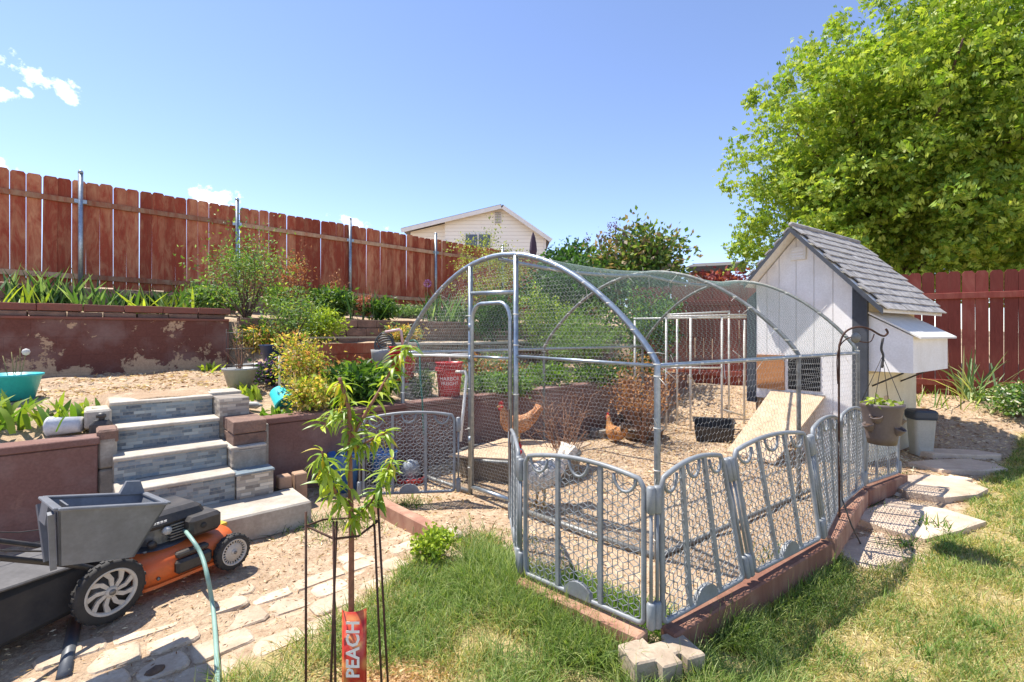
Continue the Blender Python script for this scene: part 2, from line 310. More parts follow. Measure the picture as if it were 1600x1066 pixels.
# second tier: red planks, then blocks and bricks
wood_red = wood_stain('red_plank', S(150, 74, 50), S(178, 128, 98), .78, 1.1)
pl = ROOT('plank_planter', 2.7, 6.3, .9, 'red wooden plank bed edge beside the grey bucket', 'planter')
for i in range(3): MB().box((2.68, 6.34, .955+i*.142), (1.0, .04, .138)).build('plank', wood_red, pl, RT, bevel=.003)
MB().box((3.19, 6.33, 1.14), (.09, .09, .5)).build('post', M_('grey_wood', S(140, 120, 100), .85), pl, RT, bevel=.004)
MB().box((2.68, 6.34, 1.385), (1.02, .07, .02)).build('cap', M_('plank_cap', S(196, 178, 150), .8), pl, RT)
br = ROOT('brick_edging', 5, 6.3, .9, 'two rows of weathered bricks and blocks edging the middle bed', 'wall')
brick_m = M_('old_brick', S(168, 112, 84), .9, 0, S(136, 96, 78), 8, .7)
for i, z in enumerate((.87, 1.0, 1.13)): block_row(br, 3.3+.13*(i % 2), 8.2, 6.29+.015*i, z, .3, .17, .126, brick_m if i % 2 else block_m, 31+i)
block_row(br, 3.3, 8.2, 6.28, 1.258, .42, .2, .045, conc, 41)
# ---- lower planter walls
lw = ROOT('planter_wall', 4, 4.48, 0, 'long brown painted planter wall running behind the chicken run', 'wall')
MB().box((4.76, 4.56, .3), (7.14, .16, .72)).build('wall_face', wall_low, lw, RT, bevel=.006)
MB().box((4.76, 4.565, .69), (7.16, .2, .05)).build('cap', wall_low, lw, RT, bevel=.006)
MB().box((1.155, 4.53, .31), (.07, .2, .74)).build('end_plaster', conc_d, lw, RT, bevel=.006)
ll = ROOT('planter_wall', -1, 4.48, 0, 'reddish brown planter wall behind the lawnmower, left of the steps', 'wall')
MB().box((-2.5, 4.56, .3), (5.18, .16, .72)).build('wall_face', wall_low, ll, RT, bevel=.006)
MB().box((-2.5, 4.565, .69), (5.2, .2, .05)).build('cap', wall_low, ll, RT, bevel=.006)
for i in range(3): MB().box((.145, 4.6, .14+i*.225), (.105, .2, .22)).build('block', conc_d, ll, RT, bevel=.012)
MB().box((.145, 4.62, .705), (.12, .24, .1)).build('block', block_m, ll, RT, bevel=.014)
MB().box((.1, 5.0, .79), (.16, .3, .14)).build('block', conc, ll, RT, bevel=.014)
# ---- steps with mosaic tile risers
def mosaic(name, cols, scale=1.):
    m, t, b = nodes(name); c = t.nodes.new('ShaderNodeTexCoord'); sp = t.nodes.new('ShaderNodeSeparateXYZ'); t.links.new(c.outputs['Object'], sp.inputs[0])
    ad = t.nodes.new('ShaderNodeMath'); ad.operation = 'ADD'; t.links.new(sp.outputs[0], ad.inputs[0]); t.links.new(sp.outputs[1], ad.inputs[1])
    cb = t.nodes.new('ShaderNodeCombineXYZ'); t.links.new(ad.outputs[0], cb.inputs[0]); t.links.new(sp.outputs[2], cb.inputs[1])
    bk = t.nodes.new('ShaderNodeTexBrick'); bk.inputs['Scale'].default_value = 1; bk.inputs['Brick Width'].default_value = .1; bk.inputs['Row Height'].default_value = .024; bk.inputs['Mortar Size'].default_value = .0012
    bk.offset = .37; bk.offset_frequency = 2; bk.squash = .7; bk.squash_frequency = 3; t.links.new(cb.outputs[0], bk.inputs['Vector'])
    bk.inputs['Color1'].default_value = (0, 0, 0, 1); bk.inputs['Color2'].default_value = (1, 1, 1, 1); bk.inputs['Mortar'].default_value = (.5, .5, .5, 1)
    cr = t.nodes.new('ShaderNodeValToRGB'); e = cr.color_ramp.elements; e[0].color = cols[0]; e[1].color = cols[-1]
    for i, q in enumerate(cols[1:-1]): k = e.new((i+1)/(len(cols)-1)); k.color = q
    t.links.new(bk.outputs['Color'], cr.inputs[0])
    n = noise(t, 40, 4, .6, c.outputs['Object']); cc = mixcol(t, ramp(t, n, .4, .8), cr.outputs[0], mixcol(t, .5, cr.outputs[0], S(170, 165, 150)))
    cc = mixcol(t, bk.outputs['Fac'], cc, S(150, 146, 138)); t.links.new(cc, b.inputs['Base Color']); b.inputs['Roughness'].default_value = .35
    inv = t.nodes.new('ShaderNodeMath'); inv.operation = 'SUBTRACT'; inv.inputs[0].default_value = 1; t.links.new(bk.outputs['Fac'], inv.inputs[1]); bump(t, b, inv.outputs[0], .6, .003); return m
mos_b = mosaic('blue_mosaic', [S(66, 84, 100), S(104, 124, 138), S(140, 152, 156), S(84, 100, 112), S(176, 182, 178), S(60, 74, 90)])
mos_t = mosaic('tan_mosaic', [S(160, 140, 120), S(202, 186, 162), S(120, 108, 100), S(226, 212, 190), S(142, 132, 124)])
stp = ROOT('garden_steps', .5, 4.1, 0, 'concrete garden steps with blue grey mosaic tile risers', 'steps')
RB = [4.10, 4.37, 4.645, 4.93]; RZ = [.195, .40, .57, .74, .90]
for i in range(4):
    MB().box((.52, (RB[i]+5.3)/2+.012, (RZ[i]+RZ[i+1])/2-.01), (.70, 5.3-RB[i], RZ[i+1]-RZ[i]-.02)).build('step_core', conc_d, stp, RT)
    MB().box((.52, RB[i]+.006, (RZ[i]+RZ[i+1])/2-.012), (.69, .012, RZ[i+1]-RZ[i]-.026)).build('tiled_riser', mos_b, stp, RT)
    MB().box((.52, (RB[i]+(RB[i+1] if i < 3 else 5.45))/2-.004, RZ[i+1]-.012), (.70, (RB[i+1] if i < 3 else 5.45)-RB[i]+.02, .026)).build('tread', conc, stp, RT, bevel=.005)
MB().box((.71, 3.9, .1), (1.16, .42, .19)).build('bottom_slab', conc, stp, RT, bevel=.012)
# right cheek: stepped tile blocks, rough stone cap
ck = ROOT('step_cheek', 1.0, 4.2, 0, 'stepped side wall with tan mosaic tile beside the garden steps', 'wall')
MB().box((1.0, 4.155, .285), (.255, .17, .18)).build('tiled_block', mos_t, ck, RT, bevel=.003)
MB().box((1.0, 4.155, .382), (.27, .185, .014)).build('tile_top', mos_b, ck, RT)
MB().box((.995, 4.45, .365), (.245, .42, .34)).build('tiled_block', mos_t, ck, RT, bevel=.003)
MB().box((1.0, 4.238, .36), (.23, .008, .32)).build('grey_render', conc_d, ck, RT)
MB().box((.995, 4.46, .545), (.26, .44, .02)).build('slab', conc, ck, RT, bevel=.004)
MB().box((.985, 4.98, .72), (.225, .62, .34)).build('tiled_block', mos_t, ck, RT, bevel=.003)
for i, (b0, b1, z, h) in enumerate([(4.31, 4.64, .555, .085), (4.30, 4.55, .645, .1), (4.56, 4.80, .645, .1), (4.81, 5.04, .65, .1)]):
    q = block_mesh(.24, b1-b0-.01, h, 90+i); q.materials.append(block_m); inst('stone', q, RT @ Matrix.Translation((.90, b0, z)), ck)
MB().box((.985, 5.15, .90), (.25, .32, .03)).build('slab', conc, ck, RT, bevel=.005)
pb = ROOT('paver_stack', 1.3, 4.05, 0, 'two tan paving bricks standing on end beside the bottom slab', 'bricks')
MB().box((1.24, 4.19, .235), (.1, .1, .1)).build('brick', M_('tan_brick', S(176, 142, 116), .9), pb, RT, bevel=.008)
MB().box((1.37, 4.22, .14), (.1, .11, .28)).build('brick', M_('tan_brick2', S(182, 148, 120), .9), pb, RT, bevel=.008)
MB().box((1.25, 4.22, .1), (.1, .15, .17)).build('brick', conc_d, pb, RT, bevel=.008)
# ---- fences
def picket_mesh(wd, H, th, ear):
    x = wd/2; return MB().prism([(-x, 0), (x, 0), (x, H-ear), (x-ear*.75, H), (-x+ear*.75, H), (-x, H-ear)], -th/2, th/2, Matrix.Rotation(math.pi/2, 4, 'X'))
fence_red = wood_stain('fence_red', S(160, 74, 52), S(204, 148, 110), .72, 1.06)
fence_rail = wood_stain('fence_rail', S(160, 92, 66), S(186, 156, 126), .6, .95)
fl = ROOT('plank_fence', 0, 11.35, 2.0, 'weathered red plank fence with steel posts along the top of the slope', 'fence')
pm = [picket_mesh(.1845, 1.87, .018, .035).mesh('picket') for _ in range(3)]
for q in pm: q.materials.append(fence_red)
rr = random.Random(8); a = -3.4; i = 0
while a < 14.9:
    tilt = rr.gauss(0, .004); zz = 2.26-.012*a+rr.uniform(-.012, .012)
    inst('picket', rr.choice(pm), RT @ Matrix.Translation((a, 11.43+rr.uniform(-.004, .004), zz)) @ Matrix.Rotation(tilt, 4, 'Y') @ Matrix.Rotation(rr.gauss(0, .015), 4, 'Z'), fl); a += .1875
for k in range(-1, 6):
    a0, a1 = 2.44*k+.035, 2.44*(k+1)-.035
    zr = lambda a: 3.75-.012*a
    MB().hexa([Vector(q) for q in ((a0, 11.372, zr(a0)-.045), (a1, 11.372, zr(a1)-.045), (a1, 11.41, zr(a1)-.045), (a0, 11.41, zr(a0)-.045), (a0, 11.372, zr(a0)+.045), (a1, 11.372, zr(a1)+.045), (a1, 11.41, zr(a1)+.045), (a0, 11.41, zr(a0)+.045))]).build('rail', fence_rail, fl, RT, bevel=.004)
    MB().hexa([Vector(q) for q in ((a0, 11.372, zr(a0)-1.36), (a1, 11.372, zr(a1)-1.36), (a1, 11.41, zr(a1)-1.36), (a0, 11.41, zr(a0)-1.36), (a0, 11.372, zr(a0)-1.27), (a1, 11.372, zr(a1)-1.27), (a1, 11.41, zr(a1)-1.27), (a0, 11.41, zr(a0)-1.27))]).build('rail', fence_rail, fl, RT, bevel=.004)
for k in range(-1, 6): MB().box((2.44*(k+.5), 11.40, 2.04-.03*k), (2.4, .03, .4)).build('kickboard', fence_rail, fl, RT, bevel=.004)
for k in range(-1, 7):
    a0 = 2.44*k; zt = 4.25-.012*a0
    post = MB().tube([(a0, 11.36, 1.9), (a0, 11.36, zt)], .036, 14).build('post', galv, fl, RT)
    MB().lathe([(.039, 0), (.039, .03), (.03, .05), (.004, .06)], (a0, 11.36, zt-.01), 14).build('cap', galv, post, RT)
    MB().box((a0, 11.345, 3.75-.012*a0), (.17, .012, .07)).build('bracket', galv, post, RT, bevel=.003)
fence_dk = wood_stain('fence_dark_red', S(136, 68, 58), S(168, 108, 92), .8, 1.25)
frt = thing('board_fence', (6.43, 7.35, .5), 'dark red board fence behind the white chicken coop', 'fence')
RF = Matrix.Rotation(math.atan2(FRD.y, FRD.x), 4, 'Z')
pm2 = picket_mesh(.142, 1.92, .018, .04).mesh('picket'); pm2.materials.append(fence_dk)
s = -4.6
while s < 3.2:
    p = FR0+FRD*s; inst('picket', pm2, Matrix.Translation((p.x, p.y, .44+rr.uniform(-.01, .01))) @ RF @ Matrix.Rotation(rr.gauss(0, .004), 4, 'Y'), frt); s += .151
for z in (2.0, .70):
    for k in range(4):
        p, q = FR0+FRD*(-4.6+k*1.95)+FRN*.03, FR0+FRD*(-4.6+k*1.95+1.94)+FRN*.03
        MB().bar((p.x, p.y, z), (q.x, q.y, z), .04, .09).build('rail', fence_dk, frt, bevel=.004)
# ---- neighbour's house beyond the fence
m, t, b_ = nodes('siding'); c = t.nodes.new('ShaderNodeTexCoord'); sp = t.nodes.new('ShaderNodeSeparateXYZ'); t.links.new(c.outputs['Object'], sp.inputs[0])
fr = t.nodes.new('ShaderNodeMath'); fr.operation = 'FRACT'; mu = t.nodes.new('ShaderNodeMath'); mu.operation = 'MULTIPLY'; mu.inputs[1].default_value = 4.4
t.links.new(sp.outputs[2], mu.inputs[0]); t.links.new(mu.outputs[0], fr.inputs[0])
iv = t.nodes.new('ShaderNodeMath'); iv.operation = 'SUBTRACT'; iv.inputs[0].default_value = 1; t.links.new(fr.outputs[0], iv.inputs[1])
cc = mixcol(t, ramp(t, fr.outputs[0], .9, .99), S(246, 240, 224), S(190, 182, 166)); t.links.new(cc, b_.inputs['Base Color']); b_.inputs['Roughness'].default_value = .6; bump(t, b_, iv.outputs[0], .9, .03); siding = m
white_tr = M_('white_trim', S(236, 234, 228), .6, 0, S(222, 218, 210), 5, .02, rand=0)
roof_d = M_('dark_shingle_far', S(112, 106, 104), .9, 0, S(84, 80, 80), 30, .3, rand=0)
glass_d = M_('window_glass', S(70, 78, 92), .08, 0, S(96, 106, 122), 1, 0, rand=0)
HD = 30.; hs = HD/F
hx = lambda px: (px-800)*hs; hzf = lambda py: CAMH+(HY-py)*hs
ho = thing('house', (hx(775), HD, 3), 'cream sided house with a low gable roof beyond the plank fence', 'house')
MB().prism([(hx(695), 3.), (hx(851), 3.), (hx(851), hzf(372)), (hx(784), hzf(326)), (hx(695), hzf(347))], 0, 7, Matrix.Translation((0, HD+7, 0)) @ Matrix.Rotation(math.pi/2, 4, 'X')).build('wall', siding, ho)
MB().prism([(hx(640), 3.), (hx(694.6), 3.), (hx(694.6), hzf(348)), (hx(640), hzf(361))], 0, 6.7, Matrix.Translation((0, HD+7, 0)) @ Matrix.Rotation(math.pi/2, 4, 'X')).build('wall', siding, ho)
def slab2(p, q, y0, y1, th):
    p, q = Vector(p), Vector(q); n = Vector((-(q-p).y, (q-p).x)).normalized()*th; 
    return MB().hexa([Vector((p.x, y0, p.y)), Vector((q.x, y0, q.y)), Vector((q.x, y1, q.y)), Vector((p.x, y1, p.y)), Vector((p.x+n.x, y0, p.y+n.y)), Vector((q.x+n.x, y0, q.y+n.y)), Vector((q.x+n.x, y1, q.y+n.y)), Vector((p.x+n.x, y1, p.y+n.y))])
ap = (hx(784), hzf(325)); le = (hx(630), hzf(362)); re = (hx(859), hzf(377))
for pq in ((le, ap), (ap, re)):
    rf = slab2(pq[0], pq[1], HD-.45, HD+7.3, .12).build('roof', roof_d, ho)
    slab2((pq[0][0], pq[0][1]-.16), (pq[1][0], pq[1][1]-.16), HD-.5, HD-.46, .24).build('fascia', white_tr, rf)
wd = MB().box((hx(747), HD-.03, hzf(377)), (hs*43, .08, hs*24)).build('window', white_tr, ho)
for dx in (-10.2, 10.2): MB().box((hx(747+dx), HD-.08, hzf(377)), (hs*18, .02, hs*20)).build('pane', glass_d, wd)
vt = MB().box((hx(778), HD-.03, hzf(341)), (hs*11, .06, hs*18)).build('vent', white_tr, ho)
for k in range(7): MB().box((hx(778), HD-.075, hzf(348.5-k*2.5)), (hs*9, .03, hs*1.0)).build('louvre', M_('vent_grey', S(150, 146, 140), .7, rand=0) if k == 0 else bpy.data.materials['vent_grey'], vt)
for px in (695, 851): MB().box((hx(px), HD-.02, hzf(373)-1.75), (.16, .1, 3.4)).build('corner_trim', white_tr, ho)
um = thing('patio_umbrella', (hx(833)*.8, 24, 4.2), 'closed dark purple patio umbrella in front of the cream house', 'umbrella')
ux = (833-800)/F*24; uz = lambda py: CAMH+(HY-py)/F*24
MB().tube([(ux, 24, 3.2), (ux, 24, uz(364))], .03, 8).build('pole', white_tr, um)
MB().lathe([(.02, uz(363)), (.1, uz(370)), (.16, uz(380)), (.2, uz(392)), (.13, uz(400))], (ux, 24, 0), 9, sm=False).build('canopy', M_('purple_canvas', S(74, 58, 76), .9, 0, S(56, 46, 60), 6, .2), um)
sh = thing('shed_roof', (3.9, 13, 2.2), 'low grey roof edge beyond the board fence beside the tree', 'shed')
MB().hexa([P(1072, 424, 14), P(1150, 424, 14), P(1165, 424, 16), P(1085, 424, 16), P(1072, 417, 14), P(1140, 414, 14), P(1165, 408, 16), P(1085, 412, 16)]).build('roof', roof_d, sh)
MB().box((6.0, 14.7, 1.95), (1.1, .5, 2.7)).build('wall', M_('brown_shed', S(120, 84, 70), .9), sh)
# ------------------------------------------------------------------ chicken run: hoops, pipes, nets
HOOPS = [((.92, 3.06), (-1.14, 5.05)), ((2.51, 4.23), (.41, 6.19)), ((3.60, 5.03), (1.98, 7.33))]
LEG, TOP = 1.24, 2.10
def hoop_pt(i, t):       # t 0..1 from right foot to left foot
    (rx, ry), (lx, ly) = HOOPS[i]; 
    if t < .2: s, z = 0, LEG*t/.2
    elif t > .8: s, z = 1, LEG*(1-t)/.2
    else:
        an = math.pi*(t-.2)/.6; s = .5-.5*math.cos(an); z = LEG+(TOP-LEG)*(.8*math.sin(an)**2+.2*math.sin(an))
    return Vector((rx+(lx-rx)*s, ry+(ly-ry)*s, z))
def surf(u, t):          # u 0..1 along the tunnel
    k = .545
    if u < k: f = u/k; p, q = hoop_pt(0, t), hoop_pt(1, t)
    else: f = (u-k)/(1-k); p, q = hoop_pt(1, t), hoop_pt(2, t)
    r = p.lerp(q, f); sag = 4*f*(1-f)*.05
    if .2 < t < .8: r.z -= sag*math.sin(math.pi*(t-.2)/.6)
    return r
run = thing('chicken_run', (1.2, 5.0, 0), 'arched chicken run of galvanised pipe hoops covered in wire and netting', 'chicken run')
for i in range(3):
    pts = [hoop_pt(i, t) for t in np.linspace(0, 1, 60)]; pts[0].z = -.05; pts[-1].z = -.05
    MB().tube(pts, .021 if i == 0 else .018, 10).build('hoop', galv if i == 0 else galv_old, run)
def pipe(pts, r=.017, mat=galv, name='pipe', n=8): return MB().tube(pts, r, n).build(name, mat, run)
for t in (.2, .8): pipe([surf(u, t) for u in np.linspace(0, 1, 16)], .016)
pipe([surf(u, .5)+Vector((0, 0, -.03)) for u in np.linspace(0, 1, 16)], .017, name='ridge_pipe')
pipe([surf(u, .0)+Vector((0, 0, .03)) for u in np.linspace(0, 1, 16)], .018, galv_old)
R0, L0 = Vector((*HOOPS[0][0], 0)), Vector((*HOOPS[0][1], 0)); fd = (L0-R0); fw = fd.length; fd.normalize()
def fp(s, z): return R0+fd*s+Vector((0, 0, z))
fn = Vector((fd.y, -fd.x, 0)); fn = -fn if fn.y > 0 else fn
def s_at(px):            # distance along the front whose column is px
    k = (px-800)/F; return (k*R0.y-R0.x)/(fd.x-k*fd.y)
def arch_z(s): 
    q_ = max(0, 1-(1-2*s/fw)**2); return LEG+(TOP-LEG)*(.8*q_+.2*math.sqrt(q_))
sA, sB = s_at(806), s_at(735)
pipe([fp(.0, .03), fp(sA, .03)], .019, galv_old, 'base_pipe'); pipe([fp(sB, .03), fp(fw, .03)], .019, galv_old, 'base_pipe')
for s_ in (sA, sB): pipe([fp(s_, 0), fp(s_, arch_z(s_)-.01)], .021, name='door_post')
pipe([fp(sA, 1.78), fp(sB, 1.80)], .018, name='door_header')
pipe([fp(0, LEG), fp(sA, LEG+.02)], .012, galv, 'cross_pipe'); pipe([fp(sB, LEG+.0), fp(fw, LEG-.02)], .012, pvc, 'cross_pipe')
dz = .09; i0, i1 = sA+.045, sB-.045
dp = [fp(i0, dz), fp(i0, 1.55)]+[fp(i0+(1-math.cos(q))*.12, 1.55+math.sin(q)*.15) for q in np.linspace(.2, math.pi/2, 6)]
dp += [fp(i1-(1-math.cos(q))*.12, 1.55+math.sin(q)*.15) for q in np.linspace(math.pi/2, .2, 6)]+[fp(i1, 1.55), fp(i1, dz)]
gate = MB().tube([p+fn*.02 for p in dp], .017, 8).build('door_frame', galv, run)
MB().tube([fp(i0, dz)+fn*.02, fp(i1, dz)+fn*.02], .018, 8).build('door_rail', galv, gate)
MB().tube([fp(i0, 1.24)+fn*.02, fp(i1, 1.24)+fn*.02], .01, 8).build('door_rail', galv, gate)
for z in (.5, 1.22, 1.5): MB().lathe([(.028, -.03), (.028, .03)], fp(sB-.02, z)+fn*.01, 10).build('door_hinge', galv, gate)
def wires(E, r, name, mat, parent, n=3, **kw):
    E = np.asarray(E, float); p, q = E[:, 0], E[:, 1]; d = q-p; L = np.linalg.norm(d, axis=1, keepdims=True); d /= np.maximum(L, 1e-9)
    ref = np.where(np.abs(d[:, 2:3]) > .9, np.array([[1., 0, 0]]), np.array([[0, 0, 1.]])); u = np.cross(d, ref); u /= np.linalg.norm(u, axis=1, keepdims=True); v = np.cross(d, u)
    Vs = []
    for base in (p, q):
        for k in range(n): an = 2*math.pi*k/n; Vs.append(base+r*(u*math.cos(an)+v*math.sin(an)))
    Vv = np.stack(Vs, 1).reshape(-1, 3); o = np.arange(len(E))[:, None]*(2*n)
    Fs = np.concatenate([np.concatenate([o+k, o+(k+1) % n, o+n+(k+1) % n, o+n+k], 1) for k in range(n)])
    me = me_np(name, Vv, Fs); me.materials.append(mat); ob = bpy.data.objects.new(name, me); return setup(ob, parent, **kw)
def hex_edges(U, Vh, s, stretch=1.):      # flat hexagon net over U x Vh, as uv segments
    E = []; w_ = s*math.sqrt(3); nx, ny = int(U/w_)+2, int(Vh/(1.5*s*stretch))+2
    for j in range(ny):
        for i in range(nx):
            x = i*w_+(w_/2 if j % 2 else 0); y = j*1.5*s*stretch
            top = (x, y+s*stretch*.5); l = (x-w_/2, y); r_ = (x+w_/2, y)
            E += [(l, top), (top, r_), (top, (x, y+1.0*s*stretch+s*stretch*.0))] if False else [((x-w_/2, y), (x, y-.5*s*stretch)), ((x, y-.5*s*stretch), (x+w_/2, y)), ((x+w_/2, y), (x+w_/2, y+s*stretch))]
    return np.array(E)
wire_m = M_('chicken_wire', S(186, 188, 186), .45, .5, S(150, 150, 148), 20, 0, rand=0)
E = hex_edges(fw, TOP, .0195); keep = []
for (p, q) in E:
    if all(0 <= x[0] <= fw and 0.03 < x[1] < arch_z(min(max(x[0], 0), fw)) for x in (p, q)): keep.append((fp(p[0], p[1]), fp(q[0], q[1])))
wires([[tuple(a_), tuple(b_)] for a_, b_ in keep], .00085, 'wire_mesh', wire_m, run, kind='stuff')
LU = 3.62
for nm_, t0, t1, Hh in (('right', .0, .2, LEG), ('left', 1.0, .8, LEG)):
    E = hex_edges(LU, Hh, .029); keep = []
    for (p, q) in E:
        if all(0 <= x[0] <= LU and 0 <= x[1] <= Hh for x in (p, q)): keep.append([tuple(surf(x[0]/LU, t0+(t1-t0)*x[1]/Hh)) for x in (p, q)])
    wires(keep, .0009, 'wire_mesh', wire_m, run, kind='stuff')
net_m = M_('green_net', S(128, 152, 142), .6, 0, S(110, 132, 124), 10, 0, rand=0)
keep = []; AL = 3.7; st_ = .03; nu, nv = int(LU/st_), int(AL/st_)
pt = [[tuple(surf(i/nu, .2+.6*j/nv)+Vector((0, 0, .012))) for j in range(nv+1)] for i in range(nu+1)]
for i in range(nu+1):
    for j in range(nv+1):
        if i < nu and j < nv: keep.append([pt[i][j], pt[i+1][j+1]] if (i+j) % 2 else [pt[i+1][j], pt[i][j+1]])
        if i < nu and j < nv: keep.append([pt[i][j], pt[i][j+1]] if (i % 2) else [pt[i][j], pt[i+1][j]])
wires(keep, .0006, 'netting', net_m, run, kind='stuff')
tie = []
rr = random.Random(21)
def add_tie(p, L=None):
    d = Vector((rr.uniform(-1, 1), rr.uniform(-1, .3), rr.uniform(-1, 1))).normalized(); L = L or rr.uniform(.05, .16)
    mb = MB(); mb.tube([p, p+d*L*.5+Vector((0, 0, -.004)), p+d*L+Vector((0, 0, -.014))], .0022, 4)
    mb.lathe([(.024, -.004), (.024, .004)], p, 8); mb.build('zip_tie', tie_m, run)
for i, ts in ((0, np.linspace(.03, .97, 26)), (1, np.linspace(.2, .8, 18)), (2, np.linspace(.22, .75, 10))):
    for t in ts: add_tie(hoop_pt(i, min(max(t+rr.uniform(-.012, .012), .02), .98)))
for u in np.linspace(.05, .95, 12): add_tie(surf(u, .2)); 
for u in np.linspace(.05, .95, 10): add_tie(surf(u, .5)-Vector((0, 0, .03)), .12)
for z in (.25, .6, .95, 1.35, 1.6): add_tie(fp(sA, z), .05); add_tie(fp(sB, z), .05)

# ------------------------------------------------------------------ playpen panels in front of the run
pen_m = M_('pen_plastic', S(146, 151, 154), .45, 0, S(124, 126, 126), 8, .03, rand=0)
def panel(BL, BR, TL, TR, label, arch=.05, bars=2, foot=True):
    BL, BR, TL, TR = [Vector(q) for q in (BL, BR, TL, TR)]; W_ = (BR-BL).length; H_ = ((TL-BL).length+(TR-BR).length)/2
    def mp(u, v): return (BL*(1-u)+BR*u)*(1-v)+(TL*(1-u)+TR*u)*v
    def top(u): return 1+arch/H_*(1-(2*u-1)**2)*1.0
    root = thing('playpen_panel', (BL+BR)/2, label, 'fence panel', 'grey playpen panels round the run')
    e = .035/W_
    out_ = [mp(e, .07), mp(e, .96)]+[mp(e+.012, .985)]+[mp(u, top(u)) for u in np.linspace(e+.03, 1-e-.03, 14)]+[mp(1-e-.012, .985), mp(1-e, .96), mp(1-e, .07), mp(1-e-.012, .045)]+[mp(u, .035) for u in np.linspace(1-e-.03, e+.03, 8)]+[mp(e+.012, .045)]
    MB().tube(out_, .0125, 8, closed=True).build('frame', pen_m, root)
    for k in range(bars):
        u = (k+1)/(bars+1); up_ = (TL-BL).normalized(); MB().bar(mp(u, .04), mp(u, top(u)-.01), .022, .016, up=(BR-BL).cross(up_)).build('bar', pen_m, root)
    for k in range(bars+1):
        u0 = (k+.5)/(bars+1); MB().tube([mp(u0+.075*math.cos(q)/W_*.8, top(u0)-.02-.075*math.sin(q)/H_) for q in np.linspace(0, math.pi, 10)], .008, 6).build('scallop', pen_m, root)
    s = .033; E = []; w_ = s*math.sqrt(3)
    for j in range(-1, int(H_/(1.5*s))+2):
        for i in range(-1, int(W_/w_)+2):
            x = i*w_+(w_/2 if j % 2 else 0); y = j*1.5*s
            for (p, q) in (((x-w_/2, y), (x, y-.5*s)), ((x, y-.5*s), (x+w_/2, y)), ((x+w_/2, y), (x+w_/2, y+s)), ((x, y+.5*s), (x, y-.5*s)), ((x, y+.5*s), (x-w_/2, y+s)), ((x, y+.5*s), (x+w_/2, y+s))):
                if all(.04 < z[0] < W_-.04 and .03 < z[1] < H_*(top(z[0]/W_))-.012 for z in (p, q)): E.append([tuple(mp(z[0]/W_, z[1]/H_)) for z in (p, q)])
    wires(E, .0022, 'lattice', pen_m, root, 4)
    if foot:
        c = mp(.5, .03); ud = (BR-BL).normalized(); nn = ud.cross(Vector((0, 0, 1)))
        pl_ = [(math.cos(q)*.085, math.sin(q)*.075) for q in np.linspace(0, math.pi, 12)]
        Mx = Matrix.Translation(c) @ Matrix(((ud.x, 0, nn.x, 0), (ud.y, 0, nn.y, 0), (ud.z, 1, nn.z, 0), (0, 0, 0, 1)))
        MB().prism(pl_, -.012, .012, Mx).build('foot', pen_m, root)
    for (p, q) in ((BL, TL), (BR, TR)):
        d = (q-p)
        for (f0, f1) in ((.02, .2), (.8, .985)): MB().tube([p+d*f0, p+d*(f0+.012), p+d*(f1-.012), p+d*f1], [.014, .02, .02, .014], 10).build('hinge', pen_m, root)
        MB().tube([p+d*.2, p+d*.8], .008, 6).build('hinge_rod', pen_m, root)
def up(p, z): return (p[0], p[1], z)
b0, b1 = (.05, 2.69, .10), (.61, 2.12, .135); b2, t2 = (1.21, 2.48, .18), (1.094, 2.48, .815); b3, t3 = (1.873, 2.91, .2), (1.785, 2.91, .84)
b4, b5, b6 = (2.33, 3.45, .185), (2.91, 4.0, .17), (3.58, 4.47, .14)
panel(b0, b1, up(b0, .76), up(b1, .785), 'grey playpen panel nearest the peach tree, left of the front corner')
panel((.64, 2.13, .135), b2, (.64, 2.13, .785), t2, 'leaning grey playpen panel just right of the front corner blocks')
panel((b2[0]+.03, b2[1]+.02, b2[2]), b3, (t2[0]+.03, t2[1]+.02, t2[2]), t3, 'leaning grey playpen panel, second right of the front corner')
panel((b3[0]+.03, b3[1]+.03, b3[2]), b4, (t3[0]+.03, t3[1]+.03, t3[2]), up(b4, .835), 'grey playpen panel directly behind the hook pole foot', foot=False)
panel((b4[0]+.03, b4[1]+.03, b4[2]), b5, (b4[0]+.03, b4[1]+.03, .835), up(b5, .80), 'grey playpen panel left of the hanging pot, third from the right end', foot=False)
panel((b5[0]+.03, b5[1]+.03, b5[2]), b6, (b5[0]+.03, b5[1]+.03, .80), up(b6, .76), 'rightmost grey playpen panel, partly behind the hanging pot', foot=False)
panel((-1.30, 4.12, .05), (-.46, 4.15, .07), (-1.30, 4.12, .70), (-.46, 4.15, .735), 'grey playpen panel behind the peach tree branches, left of the run door')
panel((-.01, 3.52, .08), (.04, 2.74, .10), (-.01, 3.52, .745), (.04, 2.74, .76), 'grey playpen panel seen edge on beside the run door', arch=.03)
# timbers and corner block
tim = wood_stain('timber_red', S(150, 106, 88), S(188, 152, 128), .7, 1.05)
def timber(p, q, label, w_=.085, h_=.135):
    p, q = Vector(p), Vector(q); MB().bar(p, q, w_, h_).build('landscape_timber', tim, None, bevel=.008, label=label, cat='timber', group='red edging timbers')
timber((-1.1, 3.92, .05), (-.5, 3.30, .05), 'short dark red timber edging the dirt beside the peach tree')
timber((.04, 2.67, .03), (.58, 2.12, .063), 'red timber under the panel left of the corner block')
timber((.69, 2.14, .066), (1.90, 2.93, .13), 'long red timber under the leaning panels right of the corner block')
timber((1.95, 2.98, .125), (2.86, 3.95, .10), 'red timber by the hook pole foot')
timber((2.91, 4.0, .09), (3.66, 4.53, .06), 'pale red timber below the hanging pot')
cb = thing('edging_block', (.62, 1.98, 0), 'notched concrete edging block at the front corner of the pen', 'concrete block')
Mx = Matrix.Translation((.63, 2.03, 0)) @ Matrix.Rotation(.35, 4, 'Z')
